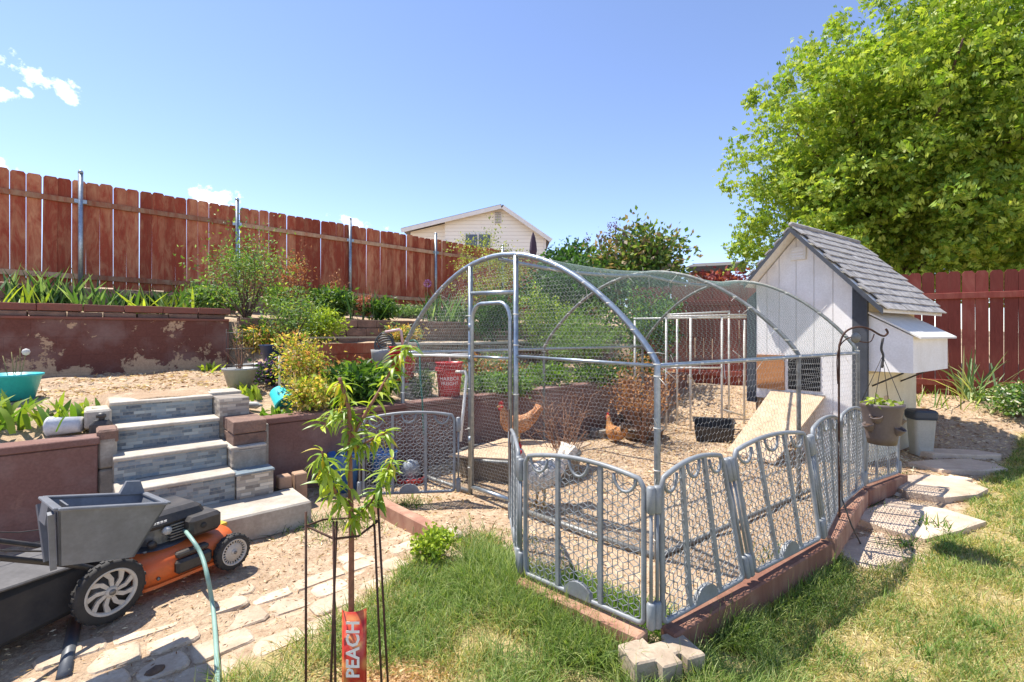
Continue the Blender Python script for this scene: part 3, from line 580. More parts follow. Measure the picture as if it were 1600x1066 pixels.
pol = [(x*1.2, y*1.2) for x, y in [(-.13, -.03), (-.05, -.035), (-.05, -.075), (.03, -.075), (.03, -.03), (.055, -.03), (.055, -.07), (.13, -.07), (.13, .07), (.05, .075), (.05, .045), (-.02, .045), (-.02, .085), (-.13, .08)]]
MB().prism(pol, -.06, .118, Mx).build('block', M_('tan_concrete', S(200, 182, 158), .92, 0, S(164, 144, 122), 9, .6), cb, bevel=.006)
MB().tube([P(795, 640, 3.45), P(803, 842, 3.45)], .007, 6).build('rusty_stake', rust, None, label='thin rusty steel stake beside the run door', cat='stake')

# ------------------------------------------------------------------ coop
CT, CQ = Vector((-.578, .816, 0)), Vector((.816, .578, 0)); C0 = Vector((3.87, 5.27, 0))
def cp(t, q, z): return C0+CT*t+CQ*q+Vector((0, 0, z))
coop_w = M_('white_painted_siding', S(244, 242, 240), .65, 0, S(228, 224, 219), 4, .12, rand=0, bdist=.003)
coop_d = M_('charcoal_trim', S(72, 76, 84), .7, 0, S(58, 62, 68), 12, .2, rand=0)
osb = M_('osb', S(190, 134, 84), .85, 0, S(158, 104, 62), 40, .3, rand=0)
ply = M_('weathered_plywood', S(218, 192, 160), .85, 0, S(184, 156, 124), 10, .3, rand=0)
cream = M_('cream_wall', S(232, 220, 190), .75, 0, S(214, 200, 168), 4, .1, rand=0)
inside_shade = M_('painted_inside_shade', S(26, 26, 28), .9, rand=0)
coop = thing('chicken_coop', cp(.6, .8, 0), 'white chicken coop with grey shingled gable roof and nest box', 'chicken coop')
TA, ZA, SL = .70, 2.72, 1.10
def roof_z(t): return ZA-.06-SL*abs(t-TA)
TW0, TW1, DEP = .0, 1.22, 1.62
MB().hexa([cp(TW0+.02, .03, .6), cp(TW1-.02, .03, .6), cp(TW1-.02, DEP, .6), cp(TW0+.02, DEP, .6), cp(TW0+.02, .03, 1.9), cp(TW1-.02, .03, 1.9), cp(TW1-.02, DEP, 1.9), cp(TW0+.02, DEP, 1.9)]).build('body', cream, coop)
edges_t = [.13, .33, .53, .73, .93, 1.08, 1.22]
for i in range(len(edges_t)-1):
    t0, t1 = edges_t[i]+.003, edges_t[i+1]-.003; zb = .02 if t1 < .75 else .62
    ts = [t0, t1] if not t0 < TA < t1 else [t0, TA, t1]
    f_ = [cp(t, 0, roof_z(t)-.02) for t in reversed(ts)]; vs = [cp(t0, 0, zb), cp(t1, 0, zb)]+f_; n_ = len(vs)
    MB().add(vs+[v+CQ*.025 for v in vs], [tuple(range(n_)), tuple(range(2*n_-1, n_-1, -1))]+[(k, (k+1) % n_, n_+(k+1) % n_, n_+k) for k in range(n_)]).build('siding_board', coop_w, coop)
MB().hexa([cp(-.005, -.012, .02), cp(.135, -.012, .02), cp(.135, .04, .02), cp(-.005, .04, .02), cp(-.005, -.012, 1.93), cp(.135, -.012, roof_z(.135)-.03), cp(.135, .04, roof_z(.135)-.03), cp(-.005, .04, 1.93)]).build('corner_board', coop_d, coop)
MB().hexa([cp(1.222, -.01, .55), cp(1.34, -.01, .55), cp(1.34, .05, .55), cp(1.222, .05, .55), cp(1.222, -.01, 1.98), cp(1.34, -.01, 1.88), cp(1.34, .05, 1.88), cp(1.222, .05, 1.98)]).build('corner_board', coop_d, coop)
for (t, q) in ((1.18, .05), (1.18, DEP-.05)): MB().box(cp(t, q, .3), (.09, .09, .62)).build('leg', M_('leg_wood', S(170, 140, 108), .85, rand=0), coop)
MB().hexa([cp(0, .05, .02), cp(.02, .05, .02), cp(.02, DEP, .02), cp(0, DEP, .02), cp(0, .05, 1.0), cp(.02, .05, 1.0), cp(.02, DEP, 1.0), cp(0, DEP, 1.0)]).build('lower_wall', cream, coop)
MB().hexa([cp(-.012, .5, .3), cp(0, .5, .3), cp(0, .62, .3), cp(-.012, .62, .3), cp(-.012, .5, .72), cp(0, .5, .72), cp(0, .62, .72), cp(-.012, .62, .72)]).build('trim', ply, coop)
shing = M_('grey_shingle', S(186, 182, 178), .92, 0, S(132, 128, 125), 14, .6, lo=.3, hi=.7)
for sgn, t_e in ((-1, -.21), (1, 1.27)):
    e = cp(t_e, -.2, roof_z(t_e)); a_ = cp(TA, -.2, roof_z(TA)); dl = CQ*2.0; n_ = Vector((0, 0, .035))
    dk = MB().hexa([e, a_, a_+dl, e+dl, e+n_, a_+n_, a_+dl+n_, e+dl+n_]).build('roof_deck', white_tr, coop)
    Ls = (a_-e).length; ud = (a_-e).normalized(); nrm = ud.cross(CQ); nrm = nrm if nrm.z > 0 else -nrm; nc = 11; ex = Ls/nc
    msx = []
    for v_ in range(2):
        q_ = MB().box((0, 0, 0), (.186+.006*v_, ex*1.2, .014)).mesh('shingle'); q_.materials.append(shing); msx.append(q_)
    R_ = Matrix((CQ, ud, nrm)).transposed().to_4x4()
    for c_ in range(nc):
        off = .1*(c_ % 2); k = 0
        while -.02+off*.0+k*.2 < 2.0:
            qc = .09+k*.2-(.1 if c_ % 2 else 0)
            if 0.0 <= qc <= 2.02:
                p = e+ud*(ex*(c_+.55))+CQ*qc+nrm*(.052+random.uniform(-.002, .003))
                inst('shingle', msx[k % 2], Matrix.Translation(p) @ R_ @ Matrix.Rotation(-.085, 4, 'X') @ Matrix.Rotation(random.uniform(-.012, .012), 4, 'Z'), dk)
            k += 1
    MB().hexa([e-CQ*.012-n_*.6, a_-CQ*.012-n_*.6, a_, e, e-CQ*.012+n_*1.1, a_-CQ*.012+n_*1.1, a_+n_*1.1, e+n_*1.1]).build('drip_edge', coop_d, dk)
rg = cp(TA, -.2, roof_z(TA)+.075); MB().tube([rg, rg+CQ*2.0], .03, 6).build('ridge_cap', shing, coop)
vt = MB().hexa([cp(TA+.09, -.03, 2.33), cp(TA-.09, -.03, 2.33), cp(TA-.09, .01, 2.33), cp(TA+.09, .01, 2.33), cp(TA+.09, -.03, 2.48), cp(TA-.09, -.03, 2.48), cp(TA-.09, .01, 2.48), cp(TA+.09, .01, 2.48)]).build('gable_vent', white_tr, coop)
for k in range(3): 
    z = 2.355+k*.035; MB().hexa([cp(TA+.065, -.038, z), cp(TA-.065, -.038, z), cp(TA-.065, -.03, z), cp(TA+.065, -.03, z), cp(TA+.065, -.034, z+.02), cp(TA-.065, -.034, z+.02), cp(TA-.065, -.03, z+.02), cp(TA+.065, -.03, z+.02)]).build('louvre', coop_w, vt)
def face_rect(t0, t1, z0, z1, q0, q1, mat, name, par):
    return MB().hexa([cp(t1, q0, z0), cp(t0, q0, z0), cp(t0, q1, z0), cp(t1, q1, z0), cp(t1, q0, z1), cp(t0, q0, z1), cp(t0, q1, z1), cp(t1, q1, z1)]).build(name, mat, par)
face_rect(.86, 1.2, .74, 1.17, -.022, -.002, osb, 'sliding_door', coop)
wn = face_rect(.46, .82, .76, 1.17, -.008, -.001, inside_shade, 'doorway_shade_panel', coop)  # near-black sheet over the siding; the doorway's inner shade is its colour
for k in range(5): face_rect(.46, .82, .80+k*.07, .806+k*.07, -.016, -.01, galv_old, 'bar', wn)
rp = MB().hexa([cp(1.02, -.02, .70), cp(.40, -.02, .70), cp(.58, -.82, .02), cp(1.14, -.82, .02), cp(1.02, -.02, .725), cp(.40, -.02, .725), cp(.58, -.82, .045), cp(1.14, -.82, .045)]).build('ramp', ply, coop)
# nest box on the side wall
NB = lambda p, w_, z: cp(0, .05+w_, z)-CT*p
bx = MB().hexa([NB(0, 0, 1.03), NB(.39, 0, 1.03), NB(.39, 1.2, 1.03), NB(0, 1.2, 1.03), NB(0, 0, 1.64), NB(.39, 0, 1.41), NB(.39, 1.2, 1.41), NB(0, 1.2, 1.64)]).build('nest_box', coop_w, coop)
MB().hexa([NB(0, -.03, 1.66), NB(.46, -.03, 1.385), NB(.46, 1.25, 1.385), NB(0, 1.25, 1.66), NB(0, -.03, 1.68), NB(.46, -.03, 1.405), NB(.46, 1.25, 1.405), NB(0, 1.25, 1.68)]).build('lid', white_tr, bx)
MB().bar(NB(.395, -.004, 1.03), NB(.395, -.004, 1.40), .03, .012).build('corner_trim', white_tr, bx)
for w_ in (.1, 1.0): MB().tube([NB(.0, w_, .86), NB(.28, w_, 1.02)], .009, 6).build('bracket', black_p, bx)
# ------------------------------------------------------------------ things inside the run
pf = thing('pvc_cage', (2.6, 7.2, 0), 'white pvc pipe cage standing at the back of the run', 'frame')
def wp(px, py, D): return P(px, py, D)
for (px, D, y0) in ((992, 7.6, 500), (1041, 7.0, 495), (1058, 7.5, 492), (1079, 7.2, 497), (1128, 7.0, 495), (1139, 7.5, 488), (1163, 7.3, 500)):
    top = P(px, y0, D); MB().tube([top, Vector((top.x, top.y, hz(top)-.02))], .016, 8).build('post', pvc, pf)
for (p, q) in (((990, 498, 7.6), (1166, 496, 7.3)), ((1041, 495, 7.0), (1166, 492, 7.0)), ((1041, 492, 7.4), (1140, 487, 7.5)), ((1041, 575, 7.0), (1128, 575, 7.0)), ((1128, 640, 7.0), (1163, 650, 7.3))): MB().tube([wp(*p), wp(*q)], .014, 8).build('rail', pvc, pf)
# stock tank under a plywood sheet
tk = thing('stock_tank', (-.15, 4.75, 0), 'oval metal stock tank covered with a weathered plywood sheet', 'tank')
cx, cy = .08, 5.0; ell = [(cx+.62*math.cos(q), cy+.42*math.sin(q)) for q in np.linspace(0, 2*math.pi, 36, endpoint=False)]
MB().prism(ell, 0, .2, Matrix.Rotation(0, 4, 'Z')).build('tank', M_('tank_metal', S(142, 130, 112), .6, .3, S(110, 98, 84), 8), tk)
MB().tube([(x, y, .215) for x, y in ell], .02, 8, closed=True).build('rim', galv_old, tk)
MB().hexa([Vector(q) for q in ((-.62, 4.72, .235), (.35, 4.52, .235), (.86, 5.25, .235), (-.1, 5.5, .235), (-.62, 4.72, .25), (.35, 4.52, .25), (.86, 5.25, .25), (-.1, 5.5, .25))]).build('plywood', ply, tk)
# litter tub, bowl, scalloped block
lt = thing('litter_tub', on(1115, 688), 'black open plastic litter tub on the straw inside the run', 'tub', rotz=-.35)
lm = Matrix.Translation(lt.location) @ Matrix.Rotation(-.35, 4, 'Z')
def open_box(w_, d_, h_, tp, th, front=1.):
    mb = MB()
    for (sx, sy, l, hh) in ((0, -1, w_, h_*front), (0, 1, w_, h_), (-1, 0, d_, h_), (1, 0, d_, h_)):
        if sx == 0: o = d_/2*sy; i_ = (d_/2-th)*sy; mb.hexa([Vector(q) for q in ((-w_/2*tp, o*tp, 0), (w_/2*tp, o*tp, 0), (w_/2*tp, i_*tp, 0), (-w_/2*tp, i_*tp, 0), (-w_/2, o, hh), (w_/2, o, hh), (w_/2, i_, hh), (-w_/2, i_, hh))])
        else: o = w_/2*sx; i_ = (w_/2-th)*sx; e_ = (d_/2-th); mb.hexa([Vector(q) for q in ((o*tp, -e_*tp, 0), (o*tp, e_*tp, 0), (i_*tp, e_*tp, 0), (i_*tp, -e_*tp, 0), (o, -e_, hh), (o, e_, hh), (i_, e_, hh), (i_, -e_, hh))])
    return mb
mb = open_box(.5, .36, .27, .88, .012, .75); mb.box((0, 0, .01), (.43, .3, .02)); mb.build('shell', black_p, lt, lm, bevel=.004)
mb = MB(); [mb.bar((sx*.255, -.18, .27), (sx*.255, .18, .27), .022, .014) for sx in (-1, 1)]; mb.bar((-.255, .187, .27), (.255, .187, .27), .022, .014); mb.build('rim', black_p, lt, lm, bevel=.003)
bw = on(1003, 683); bwt = thing('feed_bowl', bw, 'wide shallow metal bowl below the brown dried bush', 'bowl')
MB().lathe([(.25, 0), (.29, .1), (.3, .13), (.285, .13), (.27, .09), (.01, .05)], bw, 28).build('bowl', M_('bowl_metal', S(150, 122, 98), .5, .2, S(120, 96, 78), 8), bwt)
MB().lathe([(.3, .125), (.312, .13), (.312, .14), (.29, .14)], bw, 28, caps=False).build('rim', galv_old, bwt)
sb = on(941, 682); sbt = thing('scalloped_block', sb, 'scalloped concrete edging block lying near the orange hen', 'concrete block')
pol = []
for k in range(3): pol += [(-.11+k*.11+.055*math.cos(q), -.05+.05*math.sin(q)-.02) for q in np.linspace(math.pi, 2*math.pi, 6)]
MB().prism(pol+[(.16, .07), (-.16, .07)], 0, .1, Matrix.Translation(sb) @ Matrix.Rotation(-.15, 4, 'Z')).build('block', conc_d, sbt, bevel=.006)
# ---- hens
def feather(name, c1, c2, c3):
    m, t, b = nodes(name); v = coords(t, (1, 1, 1.6)); vo = t.nodes.new('ShaderNodeTexVoronoi'); vo.inputs['Scale'].default_value = 55; t.links.new(v, vo.inputs['Vector']); n = noise(t, 9, 4, .6, v)
    c = mixcol(t, ramp(t, n, .35, .65), c1, c2); c = mixcol(t, ramp(t, vo.outputs['Distance'], .25, .75), c, c3); t.links.new(c, b.inputs['Base Color']); b.inputs['Roughness'].default_value = .8; bump(t, b, vo.outputs['Distance'], .8, .006); return m
comb_m = M_('hen_comb', S(206, 44, 44), .55, 0, S(176, 34, 38), 20, .1, rand=0); leg_m = M_('hen_leg', S(206, 168, 96), .6, rand=0); beak_m = M_('hen_beak', S(190, 150, 90), .5, rand=0); eye_m = M_('hen_eye', S(20, 14, 10), .2, rand=0)
def hen(pos, yaw, scale, fm, label, tailm=None, sit=False, head_up=1.):
    root = thing('hen', pos, label, 'hen', rotz=yaw); Mw = Matrix.Translation(Vector(pos)) @ Matrix.Rotation(yaw, 4, 'Z') @ Matrix.Scale(scale, 4)
    L = 0 if sit else .0; z0 = -.1 if sit else 0.
    sec = [(-.235, .375, .006, .022), (-.225, .355, .02, .05), (-.19, .315, .035, .065), (-.15, .28, .06, .07), (-.09, .245, .088, .088), (-.02, .225, .102, .1), (.05, .225, .1, .1), (.1, .245, .085, .09), (.135, .285, .06, .07), (.15, .325, .043, .05), (.158, .36, .034, .04), (.168, .395, .03, .034), (.18, .42, .029, .03), (.198, .43, .022, .022), (.212, .43, .01, .011)]
    vs, fs = [], []; n = 14; m_ = len(sec)
    for i, (x, z, ry, rz) in enumerate(sec):
        x0, zz0 = sec[max(i-1, 0)][:2]; x1, zz1 = sec[min(i+1, m_-1)][:2]; tx, tz = x1-x0, zz1-zz0; l = math.hypot(tx, tz); tx, tz = tx/l, tz/l
        for k in range(n):
            an = 2*math.pi*k/n; r1, r2 = ry*math.cos(an), rz*math.sin(an); wob_ = 1+.04*math.sin(5*an+i*2.1)
            vs.append(Vector((x-tz*r2*wob_, r1*wob_, z+tx*r2*wob_+z0)))
    fs = [(i*n+k, i*n+(k+1) % n, (i+1)*n+(k+1) % n, (i+1)*n+k) for i in range(m_-1) for k in range(n)]+[tuple(range(n)), tuple((m_-1)*n+k for k in range(n))]
    MB().add(vs, fs, True).build('body', fm, root, Mw)
    for sy in (-1, 1):
        wv = MB(); wv.lathe([(.002, -.13), (.03, -.1), (.05, -.02), (.052, .05), (.03, .1), (.004, .12)], (0, 0, 0), 10)
        wv.v = [Matrix.Translation((-.03, sy*.088, .25+z0)) @ Matrix.Rotation(math.pi/2+.25, 4, 'Y') @ Matrix.Diagonal((1.1, .36, 1.0, 1)) @ v for v in wv.v]; wv.build('wing', fm, root, Mw)
        if not sit:
            lg = MB(); lg.tube([(.01, sy*.045, .17), (-.005, sy*.045, .09), (.01, sy*.045, .008)], [.02, .011, .009], 7)
            for an in (-.5, 0, .5, math.pi): lg.tube([(.01, sy*.045, .01), (.01+.05*math.cos(an), sy*.045+.05*math.sin(an), .006)], [.007, .004], 5)
            lg.build('leg', leg_m, root, Mw)
    cm = MB(); cm.prism([(.165, .44), (.16, .47), (.17, .465), (.175, .488), (.186, .47), (.195, .486), (.2, .464), (.212, .47), (.21, .44)], -.005, .005, Matrix.Translation((0, 0, z0)) @ Matrix.Rotation(math.pi/2, 4, 'X')); cm.build('comb', comb_m, root, Mw)
    wt = MB(); [wt.lathe([(.003, -.032), (.012, -.024), (.011, -.008), (.004, 0)], (.202, sy*.012, .418+z0), 8) for sy in (-1, 1)]; [wt.lathe([(.002, -.004), (.015, 0), (.002, .004)], (.186, sy*.028, .424+z0), 8, axis=Matrix.Rotation(math.pi/2, 4, 'X')) for sy in (-1, 1)]; wt.build('wattle', comb_m, root, Mw)
    MB().tube([(.208, 0, .43+z0), (.222, 0, .427+z0), (.236, 0, .418+z0)], [.011, .008, .001], 8).build('beak', beak_m, root, Mw)
    ey = MB(); [ey.lathe([(.001, -.005), (.005, 0), (.001, .005)], (.194, sy*.0225, .436+z0), 8, axis=Matrix.Rotation(math.pi/2, 4, 'X')) for sy in (-1, 1)]; ey.build('eye', eye_m, root, Mw)
    for k in range(5):
        an = (k-2)*.22; MB().hexa([Vector(q) for q in ((-.17, -.012+an*.06, .27+z0), (-.17, .012+an*.06, .27+z0), (-.16, .012+an*.06, .32+z0), (-.16, -.012+an*.06, .32+z0), (-.275, -.016+an*.16, .385+z0), (-.275, .016+an*.16, .385+z0), (-.25, .014+an*.16, .425+z0), (-.25, -.014+an*.16, .425+z0))]).build('tail_feather', tailm or fm, root, Mw)
f_br = feather('brown_feather', S(190, 130, 84), S(216, 168, 122), S(150, 96, 60)); f_wh = feather('white_feather', S(236, 230, 220), S(214, 204, 190), S(196, 182, 164)); f_or = feather('orange_feather', S(220, 164, 98), S(192, 126, 70), S(140, 90, 52)); f_dk = feather('dark_feather', S(84, 60, 48), S(150, 124, 104), S(50, 38, 34))
hen((.06, 5.3, .215), math.pi+.35, 1.02, f_br, 'brown hen with red comb standing on the plywood sheet')
hp = on(846, 800); hen((hp.x, hp.y+.1, hp.z), -2.6, 1.16, f_wh, 'white hen with a bright red comb behind the front panel')
hp = on(962, 692); hen(hp, math.pi*.62, .98, f_or, 'orange hen near the scalloped block', f_dk, True)
hp = on(990, 678); hen((hp.x, hp.y+.1, hp.z), .5, .85, f_dk, 'dark speckled hen half hidden behind the feed bowl', None, True)

bl = M_('blue_plastic', S(70, 118, 178), .4, 0, S(60, 104, 160), 6, .03, rand=0)
wtr = Vector((-1.0, 4.75, hz((-1.0, 4.75)))); wt_ = thing('poultry_waterer', wtr, 'red based poultry waterer behind the left playpen panel', 'waterer')
MB().lathe([(.14, 0), (.15, .05), (.14, .055), (.12, .03), (.1, .03)], wtr, 24).build('tray', M_('waterer_red', S(196, 52, 48), .4, rand=0), wt_); MB().lathe([(.09, .03), (.092, .15), (.07, .19), (.03, .21), (.001, .215)], wtr, 24).build('tank', M_('waterer_white', S(150, 158, 166), .4, rand=0), wt_)
for (x, y, r, h, lab) in ((-1.25, 4.7, .13, .3, 'blue plastic bucket behind the left playpen panel'), (-1.55, 4.45, .14, .34, 'blue plastic bucket at the foot of the brown planter wall')):
    bb = Vector((x, y, hz((x, y)))); q_ = thing('blue_bucket', bb, lab, 'bucket'); MB().lathe([(r*.8, 0), (r, h*.95), (r*1.04, h), (r*.95, h), (r*.75, .03), (.005, .03)], bb, 24).build('shell', bl, q_); MB().tube([bb+Vector((r*math.cos(a_), 0, h*.9-.1*math.sin(a_))) for a_ in np.linspace(0, math.pi, 12)], .004, 5).build('handle', galv_old, q_)
# ------------------------------------------------------------------ vegetation library
leaf_m = leafmat('leaf', .38); leaf_dry = leafmat('dry_leaf', .2, .8)
bark = M_('bark', S(112, 88, 70), .9, 0, S(82, 64, 52), 25, .7); twig_m = M_('dry_twig', S(168, 128, 100), .9, 0, S(128, 92, 70), 20, .3, rand=0)
def nrmz(a): return a/np.maximum(np.linalg.norm(a, axis=1, keepdims=True), 1e-9)
def leaf_mesh(name, Pc, Dr, size, width, cols, mat, fold=.25, lobes=False):
    n = len(Pc); Dr = nrmz(Dr); ref = nrmz(rng.normal(size=(n, 3))+np.array([0, 0, .0])); sd_ = nrmz(np.cross(Dr, ref)); nn = np.cross(sd_, Dr)
    size = size[:, None]; w_ = width
    if lobes:
        b0 = Pc; r1 = Pc+Dr*size*.25+sd_*size*w_*.55+nn*size*fold*.3; r2 = Pc+Dr*size*.62+sd_*size*w_*.42+nn*size*fold*.2; tip = Pc+Dr*size; l2 = Pc+Dr*size*.62-sd_*size*w_*.42+nn*size*fold*.2; l1 = Pc+Dr*size*.25-sd_*size*w_*.55+nn*size*fold*.3; q = Pc+Dr*size*.45
        Vv = np.stack([b0, r1, r2, tip, l2, l1, q], 1).reshape(-1, 3); o = np.arange(n)[:, None]*7
        Fs = np.concatenate([o+np.array([[0, 1, 6]]), o+np.array([[6, 2, 3]]), o+np.array([[6, 3, 4]]), o+np.array([[0, 6, 5]])]); k = 7
    else:
        r1 = Pc+Dr*size*.45+sd_*size*w_*.5+nn*size*fold*.3; l1 = Pc+Dr*size*.45-sd_*size*w_*.5+nn*size*fold*.3; tip = Pc+Dr*size
        Vv = np.stack([Pc, r1, tip, l1], 1).reshape(-1, 3); o = np.arange(n)[:, None]*4; Fs = np.concatenate([o+np.array([[0, 1, 2]]), o+np.array([[0, 2, 3]])]); k = 4
    me = me_np(name, Vv, Fs); at = me.attributes.new('col', 'FLOAT_COLOR', 'POINT'); cc = np.concatenate([cols, np.ones((n, 1))], 1); at.data.foreach_set('color', np.repeat(cc, k, 0).astype(np.float32).ravel()); me.materials.append(mat); return me
def blade_mesh(name, Pc, Dr, L, W_, bend, cols, mat):
    n = len(Pc); Dr = nrmz(Dr); hor = Dr.copy(); hor[:, 2] = 0; hor = nrmz(hor+1e-4); sd_ = nrmz(np.cross(Dr, np.array([[0, 0, 1.]])+rng.normal(size=(n, 3))*.2)); L = L[:, None]; W_ = W_[:, None]; bend = bend[:, None]
    def at_(f): return Pc+Dr*L*f+hor*L*bend*f*f*.6-np.array([[0, 0, 1.]])*L*bend*f**2.5*.55
    p1, p2 = at_(.35), at_(.7); tip = at_(1.)
    Vv = np.stack([Pc-sd_*W_*.4, Pc+sd_*W_*.4, p1-sd_*W_*.5, p1+sd_*W_*.5, p2-sd_*W_*.38, p2+sd_*W_*.38, tip], 1).reshape(-1, 3); o = np.arange(n)[:, None]*7
    tri = [(0, 1, 3), (0, 3, 2), (2, 3, 5), (2, 5, 4), (4, 5, 6)]; Fs = np.concatenate([o+np.array([q]) for q in tri])
    me = me_np(name, Vv, Fs); at = me.attributes.new('col', 'FLOAT_COLOR', 'POINT'); cc = np.concatenate([cols, np.ones((n, 1))], 1); at.data.foreach_set('color', np.repeat(cc, 7, 0).astype(np.float32).ravel()); me.materials.append(mat); return me
def pal(cols, n, jit=.18):
    c = np.array([q[:3] for q in cols])[rng.integers(0, len(cols), n)]; return np.clip(c*(1+rng.normal(size=(n, 1))*jit), .004, .9)
GR = [S(96, 130, 44), S(120, 150, 58), S(78, 112, 40)]; GD = [S(58, 92, 40), S(76, 110, 50), S(46, 76, 36)]; GY = [S(170, 186, 70), S(150, 170, 60), S(128, 150, 52)]; YB = [S(222, 196, 110), S(206, 178, 92), S(178, 160, 80), S(196, 140, 96)]; DRY = [S(176, 120, 76), S(156, 98, 60), S(190, 146, 104)]; RED = [S(124, 54, 58), S(100, 42, 48), S(146, 78, 74)]; GB = [S(110, 138, 90), S(92, 122, 78), S(130, 154, 104)]
def clumps(c, rad, ncl, per, cs, shell=.55, zmin=-1.):
    d = nrmz(rng.normal(size=(ncl, 3))); r = (shell+(1-shell)*rng.random((ncl, 1)))*(rng.random((ncl, 1))**.25); d[:, 2] = np.where(d[:, 2] < zmin, -d[:, 2], d[:, 2])
    cc = d*r*np.array(rad); p = np.repeat(cc, per, 0)+rng.normal(size=(ncl*per, 3))*cs*np.array([[1, 1, .7]]); dr = np.repeat(nrmz(cc+1e-6), per, 0)*.6+rng.normal(size=(ncl*per, 3))*.7
    return p+np.array(c), dr
def add_part(root, name, me, **kw): o = bpy.data.objects.new(name, me); return setup(o, root, **kw)
def stems(root, base, tips, r, mat=bark, name='stem'):
    mb = MB(); base = Vector(base)
    for tp in tips:
        tp = Vector(tp); mid = base.lerp(tp, .5)+Vector((random.uniform(-1, 1), random.uniform(-1, 1), .3))*(tp-base).length*.07; mb.tube(smooth_path([base+Vector((random.uniform(-1, 1), random.uniform(-1, 1), 0))*r*2, mid, tp], 3), [r*(1-.13*i) for i in range(7)], 5)
    return mb.build(name, mat, root)
def shrub(name, label, px, py, D, w_, h_, cols, ncl=60, per=24, leaf=.05, wr=.5, cs=None, cat='shrub', depth=None, mat=None, shell=.4, z=None, nst=7, group=None):
    b = P(px, py, D); b.z = hz(b) if z is None else z; root = thing(name, b, label, cat, group)
    ncl = int(ncl*1.5); leaf = leaf*1.12; p, d = clumps((b.x, b.y, b.z+h_*.55), (w_/2, (depth or w_)/2, h_*.5), ncl, per, cs or w_*.07, shell)
    p[:, 2] = np.maximum(p[:, 2], b.z+.02); n = len(p); add_part(root, 'foliage', leaf_mesh(name, p, d, leaf*(.6+.7*rng.random(n)), wr, pal(cols, n), mat or leaf_m))
    stems(root, b, [tuple(p[i]) for i in rng.integers(0, n, nst)], min(.012, .012*w_+.003)); return root
def iris(label, px, py, D, n=14, h=.5, cols=GB, z=None, spread=.14, wd=.03, name='iris_clump', cat='plant', bend=.25):
    b = P(px, py, D); b.z = hz(b) if z is None else z; root = thing(name, b, label, cat, None); p = np.array(b)+rng.normal(size=(n, 3))*np.array([[spread, spread, 0]]); p[:, 2] = b.z-.02
    d = rng.normal(size=(n, 3))*.35; d[:, 2] = 1; add_part(root, 'leaves', blade_mesh(name, p, d, h*(.6+.5*rng.random(n)), np.full(n, wd), bend*rng.random(n), pal(cols, n, .12), leaf_m)); return root
def rosette(label, px, py, D, n=26, h=.22, cols=GY, z=None, spread=.12, wd=.045, cat='plant', name='leafy_weed'):
    return iris(label, px, py, D, n, h, cols, z, spread, wd, name, cat, .7)
# ---- maple beyond the right fence
tr_b = Vector((9.6, 12.2, hz((9.6, 12.2)))); maple = thing('maple_tree', tr_b, 'large bright green maple tree behind the chicken coop', 'tree')
mb = MB(); mb.tube(smooth_path([tr_b-Vector((0, 0, .2)), tr_b+Vector((.05, 0, 1.4)), tr_b+Vector((.1, .1, 2.6)), tr_b+Vector((.4, .2, 5)), tr_b+Vector((.9, .2, 7.5))], 4), [.24-.012*i for i in range(17)], 10)
cc_ = np.array([10.9, 12.4, 5.5]); rad_ = np.array([5.5, 4.2, 5.2])
for k in range(16):
    an = k*2.4; e_ = Vector((cc_[0]+rad_[0]*.72*math.cos(an), cc_[1]+rad_[1]*.72*math.sin(an), random.uniform(4.0, 8.6))); s_ = tr_b+Vector((.15, .1, random.uniform(2.0, 4.5)))
    mb.tube(smooth_path([s_, s_.lerp(e_, .5)+Vector((0, 0, .5)), e_], 4), [.085-.008*i for i in range(9)], 6)
mb.build('trunk', bark, maple)
p, d = clumps(cc_, rad_, 3100, 60, .17, .42, -.9)
low = 2.35; p[:, 2] = np.where(p[:, 2] < low, low+rng.random(len(p))*1.6, p[:, 2]); lump = 1+.05*np.sin(p[:, 0]*2.3+1)*np.cos(p[:, 2]*2.1)+.05*np.sin(p[:, 1]*3+p[:, 2]*2.7); p = (p-cc_)*lump[:, None]+cc_
d[:, 2] = d[:, 2]*.4-.25; n = len(p); add_part(maple, 'crown', leaf_mesh('crown', p, d, .118*(.6+.7*rng.random(n)), 1.15, pal([S(132, 156, 56), S(150, 170, 64), S(106, 136, 48), S(166, 178, 78)], n, .13), leaf_m, .3, True))
# ---- shrubs along the slopes (left to right)
shrub('lilac_bush', 'tall lilac bush with fading purple flowers above the run', 1010, 440, 11.5, 1.9, 2.45, [S(96, 122, 58), S(124, 140, 76), S(74, 104, 46), S(146, 128, 98)], 120, 40, .12, .6, .2, z=1.6, cat='bush')
shrub('lilac_bush', 'loose middle lilac bush with brownish green leaves', 948, 440, 11.9, 1.7, 2.1, [S(90, 116, 56), S(120, 134, 74), S(150, 126, 104)], 80, 36, .12, .6, .2, z=1.6, cat='bush', shell=.2)
shrub('lilac_bush', 'round dark green bush at the left end of the lilac', 898, 440, 12.2, 1.7, 1.9, GD, 110, 40, .12, .6, .16, z=1.75, cat='bush')
for k, (px, py) in enumerate([(953, 357), (962, 352), (918, 378), (940, 372), (975, 368)]):
    q = P(px, py, 11.2); sroot = thing('lilac_flower', q, ['tall dark lilac spike reaching the sky', 'thin lilac spike beside the tallest one', 'lilac flower at the left of the bush', 'short lilac flower under the spikes', 'lilac flower right of the spikes'][k], 'flower', 'lilac flowers on the bush')
    nn_ = 60; pp = np.array(q)+rng.normal(size=(nn_, 3))*np.array([[.035, .035, .1]]); add_part(sroot, 'petals', leaf_mesh('petals', pp, rng.normal(size=(nn_, 3)), np.full(nn_, .04), .8, pal([S(120, 86, 110), S(96, 70, 92)], nn_), leaf_dry), kind='stuff'); MB().tube([q-Vector((0, 0, .35)), q], .008, 5).build('stem', bark, sroot)
